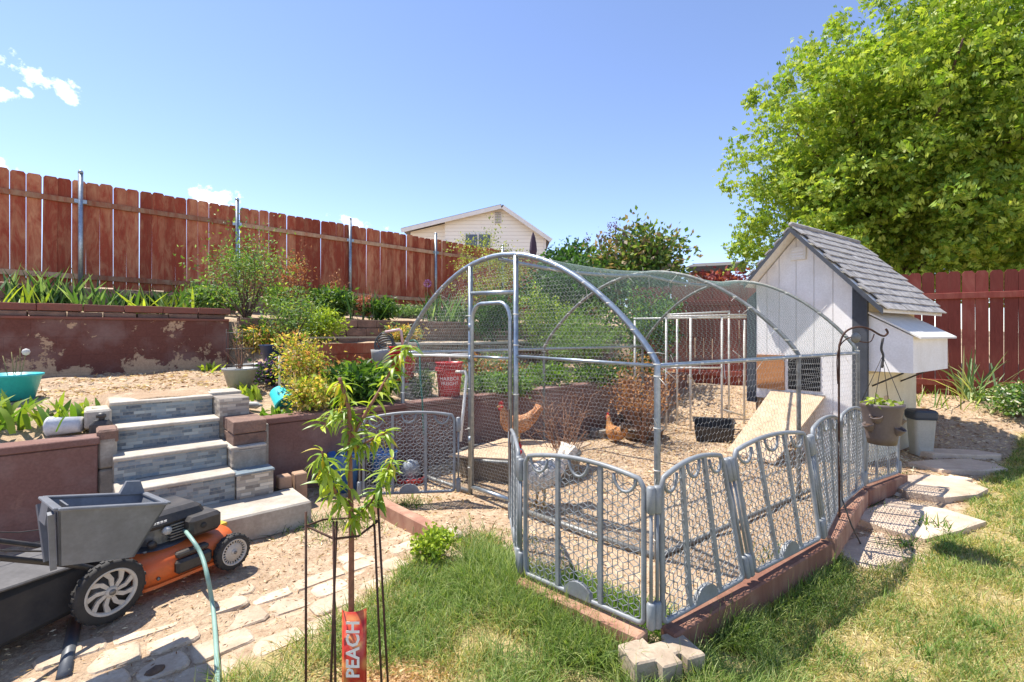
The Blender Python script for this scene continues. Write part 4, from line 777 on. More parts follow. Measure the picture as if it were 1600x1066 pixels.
shrub('red_leaf_bush', 'dark red leaved bush showing above the board fence', 1130, 440, 10.2, 1.7, 1.0, RED, 60, 30, .09, .6, .12, z=1.75, cat='bush')
shrub('yellow_green_shrub', 'tall yellow green shrub left inside the arch, below the fence', 762, 520, 9.6, 1.9, 2.0, [S(150, 160, 80), S(120, 136, 60), S(168, 170, 96)], 80, 30, .05, .4, .1)
shrub('dark_shrub', 'dense dark green shrub behind the door frame', 770, 520, 8.4, .95, .95, GD, 60, 34, .05, .6, .08)
shrub('tall_shrub', 'upright green shrub right of the door frame', 838, 540, 8.6, .85, 1.5, GR+GY, 60, 30, .05, .4, .07)
shrub('dark_bush', 'dark leafy bush behind the top of the arch', 880, 470, 10.2, 2.2, 1.9, GD, 80, 34, .09, .55, .13)
shrub('feathery_shrub', 'feathery pale green shrub below the lilac', 915, 545, 7.9, 1.6, 1.2, [S(112, 146, 70), S(140, 166, 90), S(92, 124, 60)], 90, 34, .07, .14, .08)
shrub('golden_shrub', 'golden tipped shrub beside the feathery one', 876, 520, 8.6, 1.0, 1.2, GY+GR, 50, 30, .05, .4, .08)
shrub('lavender', 'small grey green lavender with pale purple tips', 782, 525, 7.7, .55, .34, GB+[S(150, 136, 176)], 40, 22, .05, .25, .06)
shrub('side_shrub', 'leafy shrub behind the pvc cage', 1010, 560, 8.9, 1.8, 1.7, GR+GD, 60, 30, .07, .5, .1)
shrub('rose_bush', 'large airy rose bush with pale flowers at the end of the red wall', 385, 545, 7.0, 1.35, 1.45, GR+GB+[S(150, 164, 84)], 105, 20, .045, .4, .16, shell=.08, nst=24)
shrub('peony', 'broad green leafy peony left of the rose bush', 335, 485, 8.3, 1.0, .55, GR+GB, 60, 26, .08, .4, .08)
shrub('peony', 'round green peony below the middle of the fence', 520, 495, 9.0, .95, .58, GD+GR, 60, 26, .08, .4, .08)
shrub('peony', 'small green peony right of the round one', 595, 498, 9.4, .65, .42, GD+GR, 40, 26, .08, .4, .07)
shrub('pink_bush', 'small pinkish dried flower bush between the two peonies', 567, 498, 9.3, .35, .5, [S(190, 120, 104), S(160, 110, 80)], 24, 16, .05, .5, .05, mat=leaf_dry)
shrub('dried_plant', 'tall brown dried stalk plant against the fence', 462, 500, 8.8, .55, 1.5, DRY, 40, 10, .05, .35, .07, mat=leaf_dry, nst=14, shell=.2)
shrub('dried_plant', 'short brown dried plant right of the tall stalk', 525, 470, 9.6, .5, .9, DRY, 24, 10, .05, .35, .06, mat=leaf_dry, nst=8, shell=.2)
shrub('barberry', 'yellow and rust coloured shrub in the lower bed', 470, 640, 4.9, .62, .75, YB+GY, 70, 22, .035, .5, .06, shell=.25, nst=12)
shrub('yellow_shrub', 'pale yellow leafy shrub behind the brown planter wall', 488, 640, 4.6, .5, .36, YB[:3]+GY, 50, 24, .04, .55, .05)
shrub('wild_shrub', 'loose green shrub between the rose bush and red plank bed', 455, 570, 6.4, 1.0, .8, GR+GB+[S(150, 160, 84)], 60, 20, .045, .4, .13, shell=.08, nst=18)
shrub('leafy_patch', 'dense patch of broad green leaves behind the brown planter wall', 560, 620, 5.2, .95, .36, GR+GD, 80, 24, .09, .35, .06)
shrub('leafy_patch', 'low green plants around the red buckets', 775, 595, 6.1, 1.2, .26, GR+GB, 70, 24, .06, .35, .06, depth=.6)
shrub('leafy_patch', 'green plants right of the door frame behind the planter wall', 850, 585, 6.9, 1.0, .3, GR, 60, 24, .06, .35, .06, depth=.6)
shrub('grassy_plant', 'small green plant between the two red buckets', 665, 600, 5.7, .3, .3, GB, 20, 20, .07, .2, .05)
shrub('pansies', 'small purple flowers behind the grey pot', 423, 590, 5.5, .42, .3, GD+[S(104, 76, 140), S(84, 60, 120)], 40, 18, .04, .7, .05, cat='flowers')
shrub('bank_plant', 'white flowered leafy plant at the right edge below the fence', 1590, 645, 6.3, .6, .42, GR+GB+[S(230, 226, 214)], 50, 24, .05, .5, .06)
shrub('seedling', 'small bright green weed beside the red timber', 675, 868, 3.05, .26, .2, GY, 24, 20, .03, .6, .03)
for k, (px, py, D, n, h, lab) in enumerate([(20, 470, 7.3, 16, .55, 'iris clump at the left edge of the top bed'), (80, 465, 7.5, 20, .6, 'tall iris clump left of the first steel post'), (50, 470, 7.0, 8, .35, 'bright short iris leaves by the left end of the coping'), (150, 468, 7.7, 16, .5, 'iris clump right of the first steel post'), (195, 470, 7.8, 10, .4, 'iris leaves between the first post and the rose bush'), (250, 475, 7.9, 14, .42, 'iris clump with narrow leaves above the coping'), (285, 478, 8.0, 12, .45, 'iris clump just left of the green peony'), (690, 500, 9.6, 22, .6, 'iris clump under the left side of the arch'), (715, 505, 9.2, 16, .5, 'iris clump left of the door frame'), (580, 500, 9.2, 8, .55, 'upright iris leaves between the peonies')]):
    iris(lab, px, py, D, int(n*2.2), h*1.35, GB+GD if k not in (2, 5) else GY, None, .2, .042)
iris('tall striped grass clump against the board fence', 1520, 630, 6.9, 50, .8, GB+[S(190, 196, 130)], None, .1, .025, 'ornamental_grass', 'plant', .7)
iris('green grass at the foot of the board fence beside the coop', 1455, 612, 6.9, 40, .35, GY+GR, None, .25, .015, 'grass_tuft', 'grass', .5)
rosette('bright green dandelion leaves above the left planter wall', 100, 690, 3.75, 40, .24, GY+GR, None, .12)
rosette('bright green weed at the left edge beside the turquoise tub', 5, 680, 3.5, 40, .34, GY+GR, None, .14)
rosette('bright green weed below the grey pot on the step wall', 380, 620, 4.9, 34, .2, GY, None, .11)
rosette('broad leaved weed at the edge of the brown planter wall', 425, 645, 4.45, 26, .15, GR, None, .08)
rosette('small green weed by the dark stones on the landing', 330, 585, 6.0, 16, .16, GY, None, .07)
rosette('tuft of long grass growing between the flagstones', 1460, 835, 3.5, 50, .17, GR+GD, None, .07, .01)
for k, (px, py, D, w_, h_, c_, lab) in enumerate([(640, 492, 11.5, 1.6, .35, GB, 'low grey green plants along the foot of the fence'), (440, 485, 9.3, .8, .6, GR, 'green bushy plant behind the dried stalks'), (230, 470, 8.6, 1.4, .3, GD, 'low dark leaves behind the coping near the first post'), (60, 462, 7.9, 1.5, .3, GD, 'low dark leaves at the left end of the top bed'), (500, 545, 6.9, .6, .5, GY, 'small yellow green plant left of the red planks'), (625, 520, 8.0, .9, .25, GB+YB, 'dry weeds growing over the block wall'), (760, 545, 7.2, 1.3, .25, GB+DRY, 'weeds and dry grass behind the red buckets'), (935, 580, 7.3, 1.2, .3, GR+GD, 'green leafy border behind the planter wall under the feathery shrub'), (985, 570, 8.0, 1.0, .4, GD+DRY, 'brownish green border plant left of the pvc cage'), (410, 560, 6.6, .5, .35, GR+YB, 'low mixed leaves between the pots and the rose bush'), (540, 600, 5.9, .8, .22, GR+DRY, 'weeds at the foot of the red plank bed')]):
    shrub('border_plant', lab, px, py, D, w_, h_, c_, 50, 20, .06, .4, .07, depth=.6, cat='plant')
al = P(668, 443, 9.4); alr = thing('allium', Vector((al.x, al.y, hz(al))), 'round purple allium flower against the fence', 'flower'); MB().tube([Vector((al.x, al.y, hz(al))), al], .006, 5).build('stem', leaf_dry and bark, alr)
pp = np.array(al)+nrmz(rng.normal(size=(160, 3)))*.06; add_part(alr, 'petals', leaf_mesh('petals', pp, pp-np.array(al), np.full(160, .025), .6, pal([S(150, 104, 168), S(124, 84, 150)], 160), leaf_dry), kind='stuff')
# ---- dried bushes in the run
def dead_bush(label, px, py, D, w_, h_, n, leaves=0):
    b = P(px, py, D); b.z = hz(b); root = thing('dried_bush', b, label, 'bush'); mb = MB(); tips = []
    for k in range(n):
        an = random.uniform(0, 6.28); r = random.uniform(.15, .5)*w_; tp = b+Vector((r*math.cos(an), r*math.sin(an)*.8, h_*random.uniform(.5, 1))); mid = b.lerp(tp, .45)+Vector((random.uniform(-.05, .05), random.uniform(-.05, .05), .05))
        pth = smooth_path([b, mid, tp], 4); mb.tube(pth, [.008-.0007*i for i in range(9)], 4); tips += pth[4:]
        for q in range(4):
            s_ = random.choice(pth[3:]); e_ = s_+Vector((random.uniform(-1, 1), random.uniform(-1, 1), random.uniform(.0, 1)))*.16; mb.tube([s_, s_.lerp(e_, .5)+Vector((0, 0, .015)), e_], [.003, .0025, .0015], 3); tips.append(e_)
    mb.build('twigs', twig_m, root)
    if leaves:
        ii = rng.integers(0, len(tips), leaves); p = np.array([tuple(tips[i]) for i in ii])+rng.normal(size=(leaves, 3))*.06; p = p[p[:, 2] > b.z+h_*.45]; n_ = len(p); add_part(root, 'dead_leaves', leaf_mesh('dead_leaves', p, rng.normal(size=(n_, 3)), .045*(.6+.6*rng.random(n_)), .6, pal([S(176, 124, 80), S(150, 100, 64), S(190, 146, 104)], n_), leaf_dry))
dead_bush('leafless brown bush on the straw in the middle of the run', 880, 695, 5.0, 1.0, .78, 34)
dead_bush('dried bush full of rusty brown leaves behind the feed bowl', 1005, 655, 6.3, 1.2, 1.0, 50, 1500)
# ------------------------------------------------------------------ peach sapling in a wire ring
pt_b = Vector((-.575, 1.75, 0)); peach = thing('peach_sapling', pt_b, 'young peach tree with drooping bright leaves in the foreground', 'tree')
peach_bark = M_('young_bark', S(150, 100, 76), .6, 0, S(120, 78, 60), 30, .3)
Q = lambda px, py, dd=0.: P(px, py, 1.75+dd)
tw = [[pt_b-Vector((0, 0, .03)), Q(549, 960), Q(549, 830), Q(546, 700), Q(545, 640), Q(530, 590)], [Q(546, 690), Q(575, 640, .04), Q(605, 590, .1), Q(625, 555, .12), Q(640, 540, .14)], [Q(549, 800), Q(525, 770, -.05), Q(510, 735, -.08), Q(503, 705, -.1)], [Q(549, 815), Q(580, 785, .05), Q(600, 745, .1), Q(615, 715, .12)], [Q(547, 705), Q(575, 690, -.04), Q(605, 675, -.08)], [Q(546, 660), Q(525, 640, .06), Q(505, 670, .08)]]
mb = MB(); r0 = [(.012, .007), (.007, .003), (.006, .003), (.006, .003), (.005, .0025), (.005, .0025)]
for k, w_ in enumerate(tw): pth = smooth_path(w_, 4); mb.tube(pth, [r0[k][0]+(r0[k][1]-r0[k][0])*i/(len(pth)-1) for i in range(len(pth))], 8)
mb.build('trunk', peach_bark, peach)
lms = []
for k, c_ in enumerate([S(150, 172, 58), S(176, 190, 76), S(120, 150, 48), S(196, 176, 66)]):
    m_, t_, b_ = nodes('peach_leaf'); cl = t_.nodes.new('ShaderNodeRGB'); cl.outputs[0].default_value = c_; t_.links.new(cl.outputs[0], b_.inputs['Base Color']); b_.inputs['Roughness'].default_value = .4
    tl = t_.nodes.new('ShaderNodeBsdfTranslucent'); tl.inputs[0].default_value = (min(1, c_[0]*1.5), min(1, c_[1]*1.5), c_[2]*.6, 1); mx = t_.nodes.new('ShaderNodeMixShader'); mx.inputs[0].default_value = .4; t_.links.new(b_.outputs[0], mx.inputs[1]); t_.links.new(tl.outputs[0], mx.inputs[2]); t_.links.new(mx.outputs[0], t_.nodes['Material Output'].inputs[0])
    vs, fs = [], []; prof = [.01, .062, .088, .08, .045, .003]
    for i, h_ in enumerate(prof):
        f = i/5; x = f-.12*f*f; z = .10*f-(.35+.12*k)*f*f
        vs += [(x, -h_, z+h_*.35), (x, 0, z), (x, h_, z+h_*.35)]
    for i in range(5): fs += [(3*i, 3*i+1, 3*i+4, 3*i+3), (3*i+1, 3*i+2, 3*i+5, 3*i+4)]
    me = MB().add(vs, fs, True).mesh('leaf'); me.materials.append(m_); lms.append(me)
def leaf_at(p, L, yaw, pitch): inst('leaf', random.choices(lms, [4, 3, 4, .5])[0], Matrix.Translation(p) @ Matrix.Rotation(yaw, 4, 'Z') @ Matrix.Rotation(pitch, 4, 'Y') @ Matrix.Rotation(random.uniform(-.6, .6), 4, 'X') @ Matrix.Scale(L, 4), peach)
def along(k, f0, f1, n, L=.1):
    pth = smooth_path(tw[k], 6)
    for i in range(n):
        f = f0+(f1-f0)*i/max(1, n-1); leaf_at(pth[min(len(pth)-1, int(f*(len(pth)-1)))], L*random.uniform(.55, 1.12), random.uniform(0, 6.28), random.uniform(-.6, .95))
along(0, .5, 1, 84, .085); along(1, .05, 1, 100, .085); along(2, .05, 1, 90, .098); along(3, .05, 1, 90, .095); along(4, .1, 1, 48, .085); along(5, .1, 1, 40, .085)
cage = thing('plant_ring', pt_b+Vector((0, 0, 0)), 'brown wire plant ring standing round the peach sapling', 'plant support')
hexp = [Q(478, 822, .02), Q(522, 842, -.06), Q(560, 838, -.03), Q(590, 815, .03), Q(575, 808, .12), Q(505, 812, .1)]
MB().tube(hexp, .0042, 6, closed=True).build('ring', rust, cage)
for (px, py, dd, bx_) in ((478, 800, .02, 478), (521, 815, -.06, 524), (526, 815, -.055, 517), (584, 800, .03, 596), (590, 780, .035, 606)):
    p = Q(px, py, dd); q = Q(bx_, 1066, dd); dr = (q-p); q = p+dr*((p.z+.03)/(p.z-q.z)); MB().tube([p, q], .0048, 6).build('leg', rust, cage)
tag = thing('plant_tag', Q(554, 1140), 'red peach picture tag wrapped round the sapling reading PEACH', 'plant tag')
m_, t_, b_ = nodes('peach_print'); v = coords(t_, (1, 1, 1)); vo = t_.nodes.new('ShaderNodeTexVoronoi'); vo.inputs['Scale'].default_value = 17; vo.inputs['Randomness'].default_value = .8; t_.links.new(v, vo.inputs['Vector'])
c_ = mixcol(t_, ramp(t_, vo.outputs['Distance'], .15, .62), S(236, 168, 96), S(176, 42, 36)); c_ = mixcol(t_, ramp(t_, noise(t_, 22, 4, .6, v), .45, .65), c_, S(196, 58, 44)); t_.links.new(c_, b_.inputs['Base Color']); b_.inputs['Roughness'].default_value = .35
vs, fs = [], []; nseg = 8; tz0, tz1 = Q(554, 1150).z, Q(554, 951).z
TAGC = Q(554, 1000)
for i in range(nseg+1):
    f = i/nseg-.5; x = TAGC.x+f*.088; y = TAGC.y-.022+.05*f*f*1.6; vs += [(x, y, tz0), (x, y, tz1+.006*f)]
fs = [(2*i, 2*i+2, 2*i+3, 2*i+1) for i in range(nseg)]
tg = MB().add(vs, fs, True).build('card', m_, tag); tg.modifiers.new('thick', 'SOLIDIFY').thickness = .0012
white_pr = M_('white_print', S(240, 238, 234), .5, 0, S(230, 228, 222), 3, 0, rand=0)
def text_mesh(body, size, bold=.0):
    cu = bpy.data.curves.new('lettering', 'FONT'); cu.body = body; cu.size = size; cu.align_x = 'CENTER'; cu.align_y = 'CENTER'; cu.offset = bold; cu.extrude = .0004; cu.resolution_u = 2
    ob = bpy.data.objects.new('lettering', cu); me = bpy.data.meshes.new_from_object(ob); bpy.data.objects.remove(ob); return me
me = text_mesh('PEACH', .066, .0016); me.materials.append(white_pr)
ob = inst('lettering', me, Matrix.Translation((TAGC.x+.004, TAGC.y-.0245, Q(554, 1008).z)) @ Matrix.Rotation(math.pi/2, 4, 'X') @ Matrix.Rotation(math.pi/2, 4, 'Z') @ Matrix.Diagonal((1.0, 1.0, 1, 1)), tag)
# ------------------------------------------------------------------ hook with hanging pot
hk = thing('shepherd_hook', (2.2, 3.3, 0), 'tall rusty shepherd hook holding the hanging pot', 'hook')
HKD = 3.32
hb = P(1312, 760, HKD); pth = [Vector((hb.x, hb.y, -.05)), P(1311, 700, HKD), P(1311, 560, HKD), P(1313, 535, HKD), P(1322, 518, HKD), P(1340, 511, HKD), P(1358, 514, HKD), P(1374, 523, HKD), P(1382, 525, HKD), P(1387, 520, HKD), P(1384, 514, HKD)]
MB().tube(smooth_path(pth, 5), .0068, 8).build('pole', rust, hk); MB().tube(smooth_path([P(1309, 600, HKD), P(1308, 560, HKD), P(1314, 538, HKD), P(1330, 527, HKD), P(1345, 534, HKD), P(1360, 534, HKD), P(1366, 522, HKD)], 5), .004, 6).build('scroll', rust, hk)
MB().lathe([(.03, -.006), (.036, 0), (.03, .006)], P(1337, 528, HKD), 14, axis=Matrix.Rotation(math.pi/2, 4, 'X')).build('rosette', galv_old, hk)
MB().tube([P(1311, 690, HKD-.02), P(1316, 780, HKD-.05), P(1330, 820, HKD-.2), G(1345, 850)], .005, 6).build('cable', black_p, hk)
pot_c = P(1378, 640, 3.3); pot = thing('hanging_pot', pot_c-Vector((0, 0, .3)), 'brown hanging strawberry pot with side pockets on the hook', 'plant pot')
pot_m = M_('taupe_plastic', S(112, 98, 92), .55, 0, S(96, 84, 80), 6, .05, rand=0); pz = lambda py: CAMH-(py-HY)/F*3.3
MB().lathe([(.07, pz(692)), (.082, pz(693)), (.09, pz(682)), (.118, pz(640)), (.122, pz(637)), (.127, pz(634)), (.127, pz(630)), (.116, pz(630)), (.108, pz(640)), (.01, pz(642))], (pot_c.x, pot_c.y, 0), 28).build('shell', pot_m, pot)
MB().lathe([(.112, pz(637)), (.01, pz(635))], (pot_c.x, pot_c.y, 0), 20).build('soil', soil_d, pot)
for an, py in ((-2.5, 650), (-1.15, 668), (-.15, 656), (-2.95, 664), (1.5, 654)):
    rr_ = .088+.026*(693-py)/53; c_ = Vector((pot_c.x+rr_*math.cos(an), pot_c.y+rr_*math.sin(an), pz(py))); A_ = Matrix.Rotation(an, 4, 'Z') @ Matrix.Rotation(.45, 4, 'Y')
    pk = MB().lathe([(.01, -.045), (.028, -.025), (.038, .01), (.04, .016), (.034, .016), (.028, .0), (.004, -.004)], c_, 14, axis=A_).build('pocket', pot_m, pot); MB().lathe([(.03, .007), (.004, .01)], c_, 12, axis=A_).build('soil', soil_d, pk)
hkp = P(1380, 528, 3.3)
MB().tube(smooth_path([hkp, P(1377, 545, 3.3), P(1380, 556, 3.3), P(1378, 575, 3.3)], 4), .008, 6).build('swivel', black_p, pot)
for an in (.6, 2.2, 3.7, 5.3): MB().tube([P(1379, 556, 3.3), Vector((pot_c.x+.121*math.cos(an), pot_c.y+.121*math.sin(an), pz(632)))], .0022, 5).build('hanger', black_p, pot)
nn_ = 46; pp = np.array([pot_c.x, pot_c.y, pz(629)])+rng.normal(size=(nn_, 3))*np.array([[.055, .055, .012]]); add_part(pot, 'plants', leaf_mesh('plants', pp, rng.normal(size=(nn_, 3))*np.array([[1, 1, .4]]), np.full(nn_, .045), .6, pal(GY, nn_), leaf_m), kind='stuff')
# ---- trash can
tcp = Vector((4.86, 5.74, hz((4.86, 5.74)))); tc_ = thing('trash_can', tcp, 'beige plastic bin with a dark lid beside the coop', 'bin', rotz=-.1)
TM = Matrix.Translation(tcp) @ Matrix.Rotation(-.2, 4, 'Z') @ Matrix.Diagonal((.76, .8, .98, 1))
def rrect(w_, d_, r=.04, n=4): return [(sx*(w_/2-r)+r*math.cos(q), sy*(d_/2-r)+r*math.sin(q)) for (sx, sy, q0) in ((1, 1, 0), (-1, 1, math.pi/2), (-1, -1, math.pi), (1, -1, 1.5*math.pi)) for q in np.linspace(q0, q0+math.pi/2, n)]
def loft(rings):
    n = len(rings[0][0]); vs = [Vector((x, y, z)) for poly, z in rings for x, y in poly]; m_ = len(rings)
    return MB().add(vs, [(i*n+k, i*n+(k+1) % n, (i+1)*n+(k+1) % n, (i+1)*n+k) for i in range(m_-1) for k in range(n)]+[tuple(range(n))[::-1], tuple((m_-1)*n+k for k in range(n))])
loft([(rrect(.24, .2), 0), (rrect(.3, .25), .44)]).build('bin', M_('beige_plastic', S(188, 182, 168), .5, 0, S(170, 164, 150), 4, .03, rand=0), tc_, TM)
loft([(rrect(.315, .265), .43), (rrect(.335, .285), .46), (rrect(.335, .285), .52), (rrect(.29, .24), .545)]).build('lid', M_('dark_lid', S(66, 72, 84), .45, 0, S(56, 62, 72), 4, .03, rand=0), tc_, TM)
loft([(rrect(.15, .01, .004), .06), (rrect(.19, .01, .004), .36)]).build('front_rib', bpy.data.materials['beige_plastic'], tc_, TM @ Matrix.Translation((0, -.108, 0)) @ Matrix.Rotation(-.055, 4, 'X'))
# ------------------------------------------------------------------ buckets and watering pipes
red_b = M_('red_plastic', S(204, 40, 40), .4, 0, S(186, 34, 36), 5, .03, rand=0); grey_b = M_('grey_bucket', S(168, 168, 164), .5, 0, S(150, 150, 146), 5, .03, rand=0)
def bucket(c, r0, r1, h, mat, label, ribs=True, name='bucket'):
    root = thing(name, c, label, 'bucket'); MB().lathe([(r0, 0), (r1*.97, h*.9), (r1, h), (r1*.95, h), (r1*.9, h*.88), (r0*.9, .02), (.005, .02)], c, 28).build('shell', mat, root)
    if ribs: [MB().lathe([(r1*.985, h*k-.008), (r1*1.05, h*k-.006), (r1*1.05, h*k+.006), (r1*.985, h*k+.008)], c, 28, caps=False).build('rib', mat, root) for k in (.78, .84, .985)]
    return root
B2 = P(702, 618, 5.62); B2.z = hz(B2); h2 = .42; rb2 = bucket(B2, .12, .158, h2, red_b, 'red plastic bucket with white lettering on the planter wall')
def wrap_text(body, size, zc, par, an0):
    me = text_mesh(body, size, .0)
    for v_ in me.vertices:
        z = zc+v_.co.y; r_ = .12+(.153-.12)*z/(h2*.9)+.0015+v_.co.z; an = an0+v_.co.x/r_; v_.co = (B2.x+r_*math.cos(an), B2.y+r_*math.sin(an), B2.z+z)
    me.materials.append(white_pr); inst('lettering', me, ID, par)
wrap_text('HARBOR', .062, .235, rb2, -1.40); wrap_text('FREIGHT', .055, .18, rb2, -1.40)
for k in range(3): wrap_text('__________', .03, .155-.026*k, rb2, -1.40)
cbk = P(640, 606, 5.55); cbk.z = hz(cbk); MB().box((cbk.x, cbk.y+.15, cbk.z+.085), (.42, .2, .17), Matrix.Rotation(.6, 4, 'Z')).build('cinder_block', conc_d, None, bevel=.01, label='grey concrete block under the left red bucket', cat='concrete block')
B1 = Vector((cbk.x, cbk.y+.15, cbk.z+.171)); B1.x = (630-800)/F*B1.y; bucket(B1, .12, .158, .42, red_b, 'red plastic bucket standing on a concrete block behind the sapling')
B3 = P(603, 590, 6.25); B3.z = hz(B3); g3 = bucket(B3, .15, .19, .42, grey_b, 'grey bucket filled with coiled hose', False)
mb = MB()
for k in range(7):
    an = k*.8; c_ = B3+Vector((.03*math.cos(an), .03*math.sin(an), .36+.03*k)); rr_ = .15-.008*k; tl_ = Matrix.Rotation(.9+.12*k, 4, 'X') @ Matrix.Rotation(an*.3, 4, 'Z'); mb.tube([c_+tl_ @ Vector((rr_*math.cos(q), rr_*math.sin(q)*1.0, 0)) for q in np.linspace(0, 6.28, 20, endpoint=False)], .008, 6, closed=True)
mb.build('hose_coil', M_('black_hose', S(60, 64, 66), .4, 0, S(90, 92, 90), 6, 0, rand=0), None, label='dark coiled hose heaped in the grey bucket', cat='hose')
wpipe = thing('water_pipe', B1, 'white pvc watering pipes linking the red buckets', 'pipe')
pk_p = M_('pink_pvc', S(226, 190, 184), .4, 0, S(214, 176, 170), 6, 0, rand=0)
MB().tube([P(602, 519, 5.6), P(624, 515, 5.6), P(627, 518, 5.6), P(629, 540, 5.6)], .016, 8).build('elbow_pipe', pk_p, wpipe)
MB().tube([P(645, 549, 5.6), P(702, 556, 5.6), P(703, 566, 5.6)], .016, 8).build('link_pipe', pvc, wpipe); MB().tube([P(645, 557, 5.5), P(735, 553, 5.3)], .012, 8).build('link_pipe', pvc, wpipe)
MB().tube([P(713, 581, 5.45), P(727, 581, 5.3), P(729, 588, 5.3), P(724, 640, 5.1), P(719, 690, 5.0)], .016, 8).build('drop_pipe', pvc, wpipe)
MB().tube(smooth_path([P(640, 534, 5.4), P(648, 532, 5.3), P(655, 545, 5.25), P(657, 590, 5.1), P(660, 630, 5.05), P(662, 680, 5.0)], 5), .009, 6).build('green_hose', M_('green_hose', S(50, 122, 100), .45, 0, S(44, 104, 88), 6, 0, rand=0), None, label='green hose hanging down in front of the left red bucket', cat='hose')
# ---- pots on the left
gp = P(375, 610, 5.15); gp.z = hz(gp); gpt = thing('grey_pot', gp, 'light grey plastic flower pot with dry stems on the landing', 'plant pot')
MB().lathe([(.1, 0), (.16, .22), (.172, .225), (.172, .245), (.155, .245), (.14, .2), (.01, .19)], gp, 26).build('shell', grey_b, gpt); MB().lathe([(.148, .212), (.01, .222)], gp, 20).build('soil', soil_d, gpt)
stems(gpt, gp+Vector((0, 0, .2)), [gp+Vector((random.uniform(-.15, .15), random.uniform(-.1, .1), random.uniform(.4, .65))) for _ in range(12)], .005, twig_m, 'dry_stems')
wc = MB(); [wc.tube([gp+Vector((.13*math.cos(q), .13*math.sin(q), z)) for q in np.linspace(0, 6.28, 16, endpoint=False)], .003, 5, closed=True) for z in (.28, .45, .62)]; [wc.tube([gp+Vector((.13*math.cos(q), .13*math.sin(q), .2)), gp+Vector((.13*math.cos(q), .13*math.sin(q), .66))], .003, 5) for q in (.3, 1.9, 3.4, 5)]; wc.build('wire_support', black_p, gpt)
def simple_pot(label, px, py, D, r0, r1, h, mat, name='flower_pot', cat='plant pot'):
    c = P(px, py, D); c.z = hz(c); r = thing(name, c, label, cat); MB().lathe([(r0, 0), (r1, h*.93), (r1*1.06, h*.94), (r1*1.06, h), (r1*.94, h), (r1*.88, h*.85), (.01, h*.84)], c, 24).build('shell', mat, r); MB().lathe([(r1*.9, h*.86), (.01, h*.89)], c, 18).build('soil', soil_d, r); return c
simple_pot('white plastic pot behind the grey pot', 391, 588, 5.7, .1, .15, .2, grey_b); simple_pot('dark blue pot behind the purple flowers', 425, 580, 6.0, .1, .14, .2, M_('blue_pot', S(44, 66, 104), .4, rand=0))
teal = M_('teal_plastic', S(64, 200, 200), .4, 0, S(52, 182, 186), 5, .02, rand=0)
tb = P(12, 634, 3.95); tb.z = hz(tb); tbt = thing('teal_tub', tb, 'turquoise plastic tub with a seeding dandelion above the left wall', 'tub')
MB().lathe([(.16, 0), (.205, .19), (.22, .195), (.22, .21), (.2, .21), (.185, .16), (.01, .15)], tb, 30).build('shell', teal, tbt); MB().lathe([(.195, .17), (.01, .185)], tb, 20).build('soil', soil_d, tbt)
for k in range(5):
    q = tb+Vector((.02+.02*k, -.02+.03*(k % 3), .2)); e_ = q+Vector((.02*(k-2), 0, .16+.03*(k % 3))); MB().tube([q, e_], .003, 5).build('stalk', M_('stalk', S(150, 140, 90), .8) if k == 0 else bpy.data.materials['stalk'], tbt)
MB().lathe([(.002, -.028), (.02, -.02), (.028, 0), (.02, .02), (.002, .028)], e_, 12).build('seed_head', M_('seed_head', S(226, 222, 212), .9, rand=0), tbt)
wb = P(104, 660, 3.62); wb.z = hz(wb)+.07; wbt = thing('white_bucket', wb-Vector((0, 0, .1)), 'white bucket tipped on its side spilling soil', 'bucket'); A_ = Matrix.Rotation(.25, 4, 'Z') @ Matrix.Rotation(math.pi/2-.05, 4, 'Y')
MB().lathe([(.085, .14), (.1, -.13), (.11, -.135), (.11, -.155), (.092, -.155), (.085, -.1), (.01, -.09)], wb, 24, axis=A_ @ Matrix.Scale(.68, 4)).build('shell', M_('white_bucket', S(226, 226, 226), .5, rand=0), wbt); MB().lathe([(.092, -.125), (.06, -.17), (.01, -.18)], wb, 14, axis=A_ @ Matrix.Scale(.68, 4)).build('soil', soil_d, wbt)
pu = P(158, 664, 3.65); pu.z = hz(pu)+.03; put = thing('water_pump', pu, 'small black water pump on the end of the left wall', 'pump')
loft([(rrect(.13, .1, .02), 0), (rrect(.125, .095, .02), .07), (rrect(.08, .07, .02), .1)]).build('body', black_p, put, Matrix.Translation(pu) @ Matrix.Rotation(.4, 4, 'Z')); MB().tube([pu+Vector((0, 0, .09)), pu+Vector((.01, 0, .135))], .018, 8).build('outlet', black_p, put); MB().lathe([(.03, .12), (.03, .14), (.015, .155)], pu, 10).build('knob', black_p, put)
hose_g = M_('sage_hose', S(146, 178, 164), .5, 0, S(126, 158, 146), 8, .03, rand=0)
MB().tube(smooth_path([pu+Vector((-.02, .05, .08)), P(125, 632, 4.1), P(100, 628, 4.4)], 5), .013, 8).build('pump_hose', hose_g, put)
MB().tube(smooth_path([P(95, 632, 4.6), P(150, 624, 4.45), P(178, 622, 4.25), P(205, 634, 4.12), P(232, 642, 4.2), P(262, 637, 4.4), P(300, 618, 4.75), P(352, 608, 5.2)], 6), .011, 8).build('black_hose', black_p, None, label='black hose drooping across the top step', cat='hose')
MB().tube(smooth_path([P(196, 690, 3.75), P(205, 722, 3.7), P(222, 752, 3.5), P(243, 778, 3.35), P(268, 806, 3.05), P(296, 838, 2.68), P(314, 866, 2.6), P(324, 900, 2.52), P(332, 945, 2.5), G(336, 985, .015), G(339, 1040, .015), G(339, 1080, .015), G(330, 1180, .015)], 7), .0105, 10).build('garden_hose', hose_g, None, label='pale green garden hose running past the mower to the lawn', cat='hose')
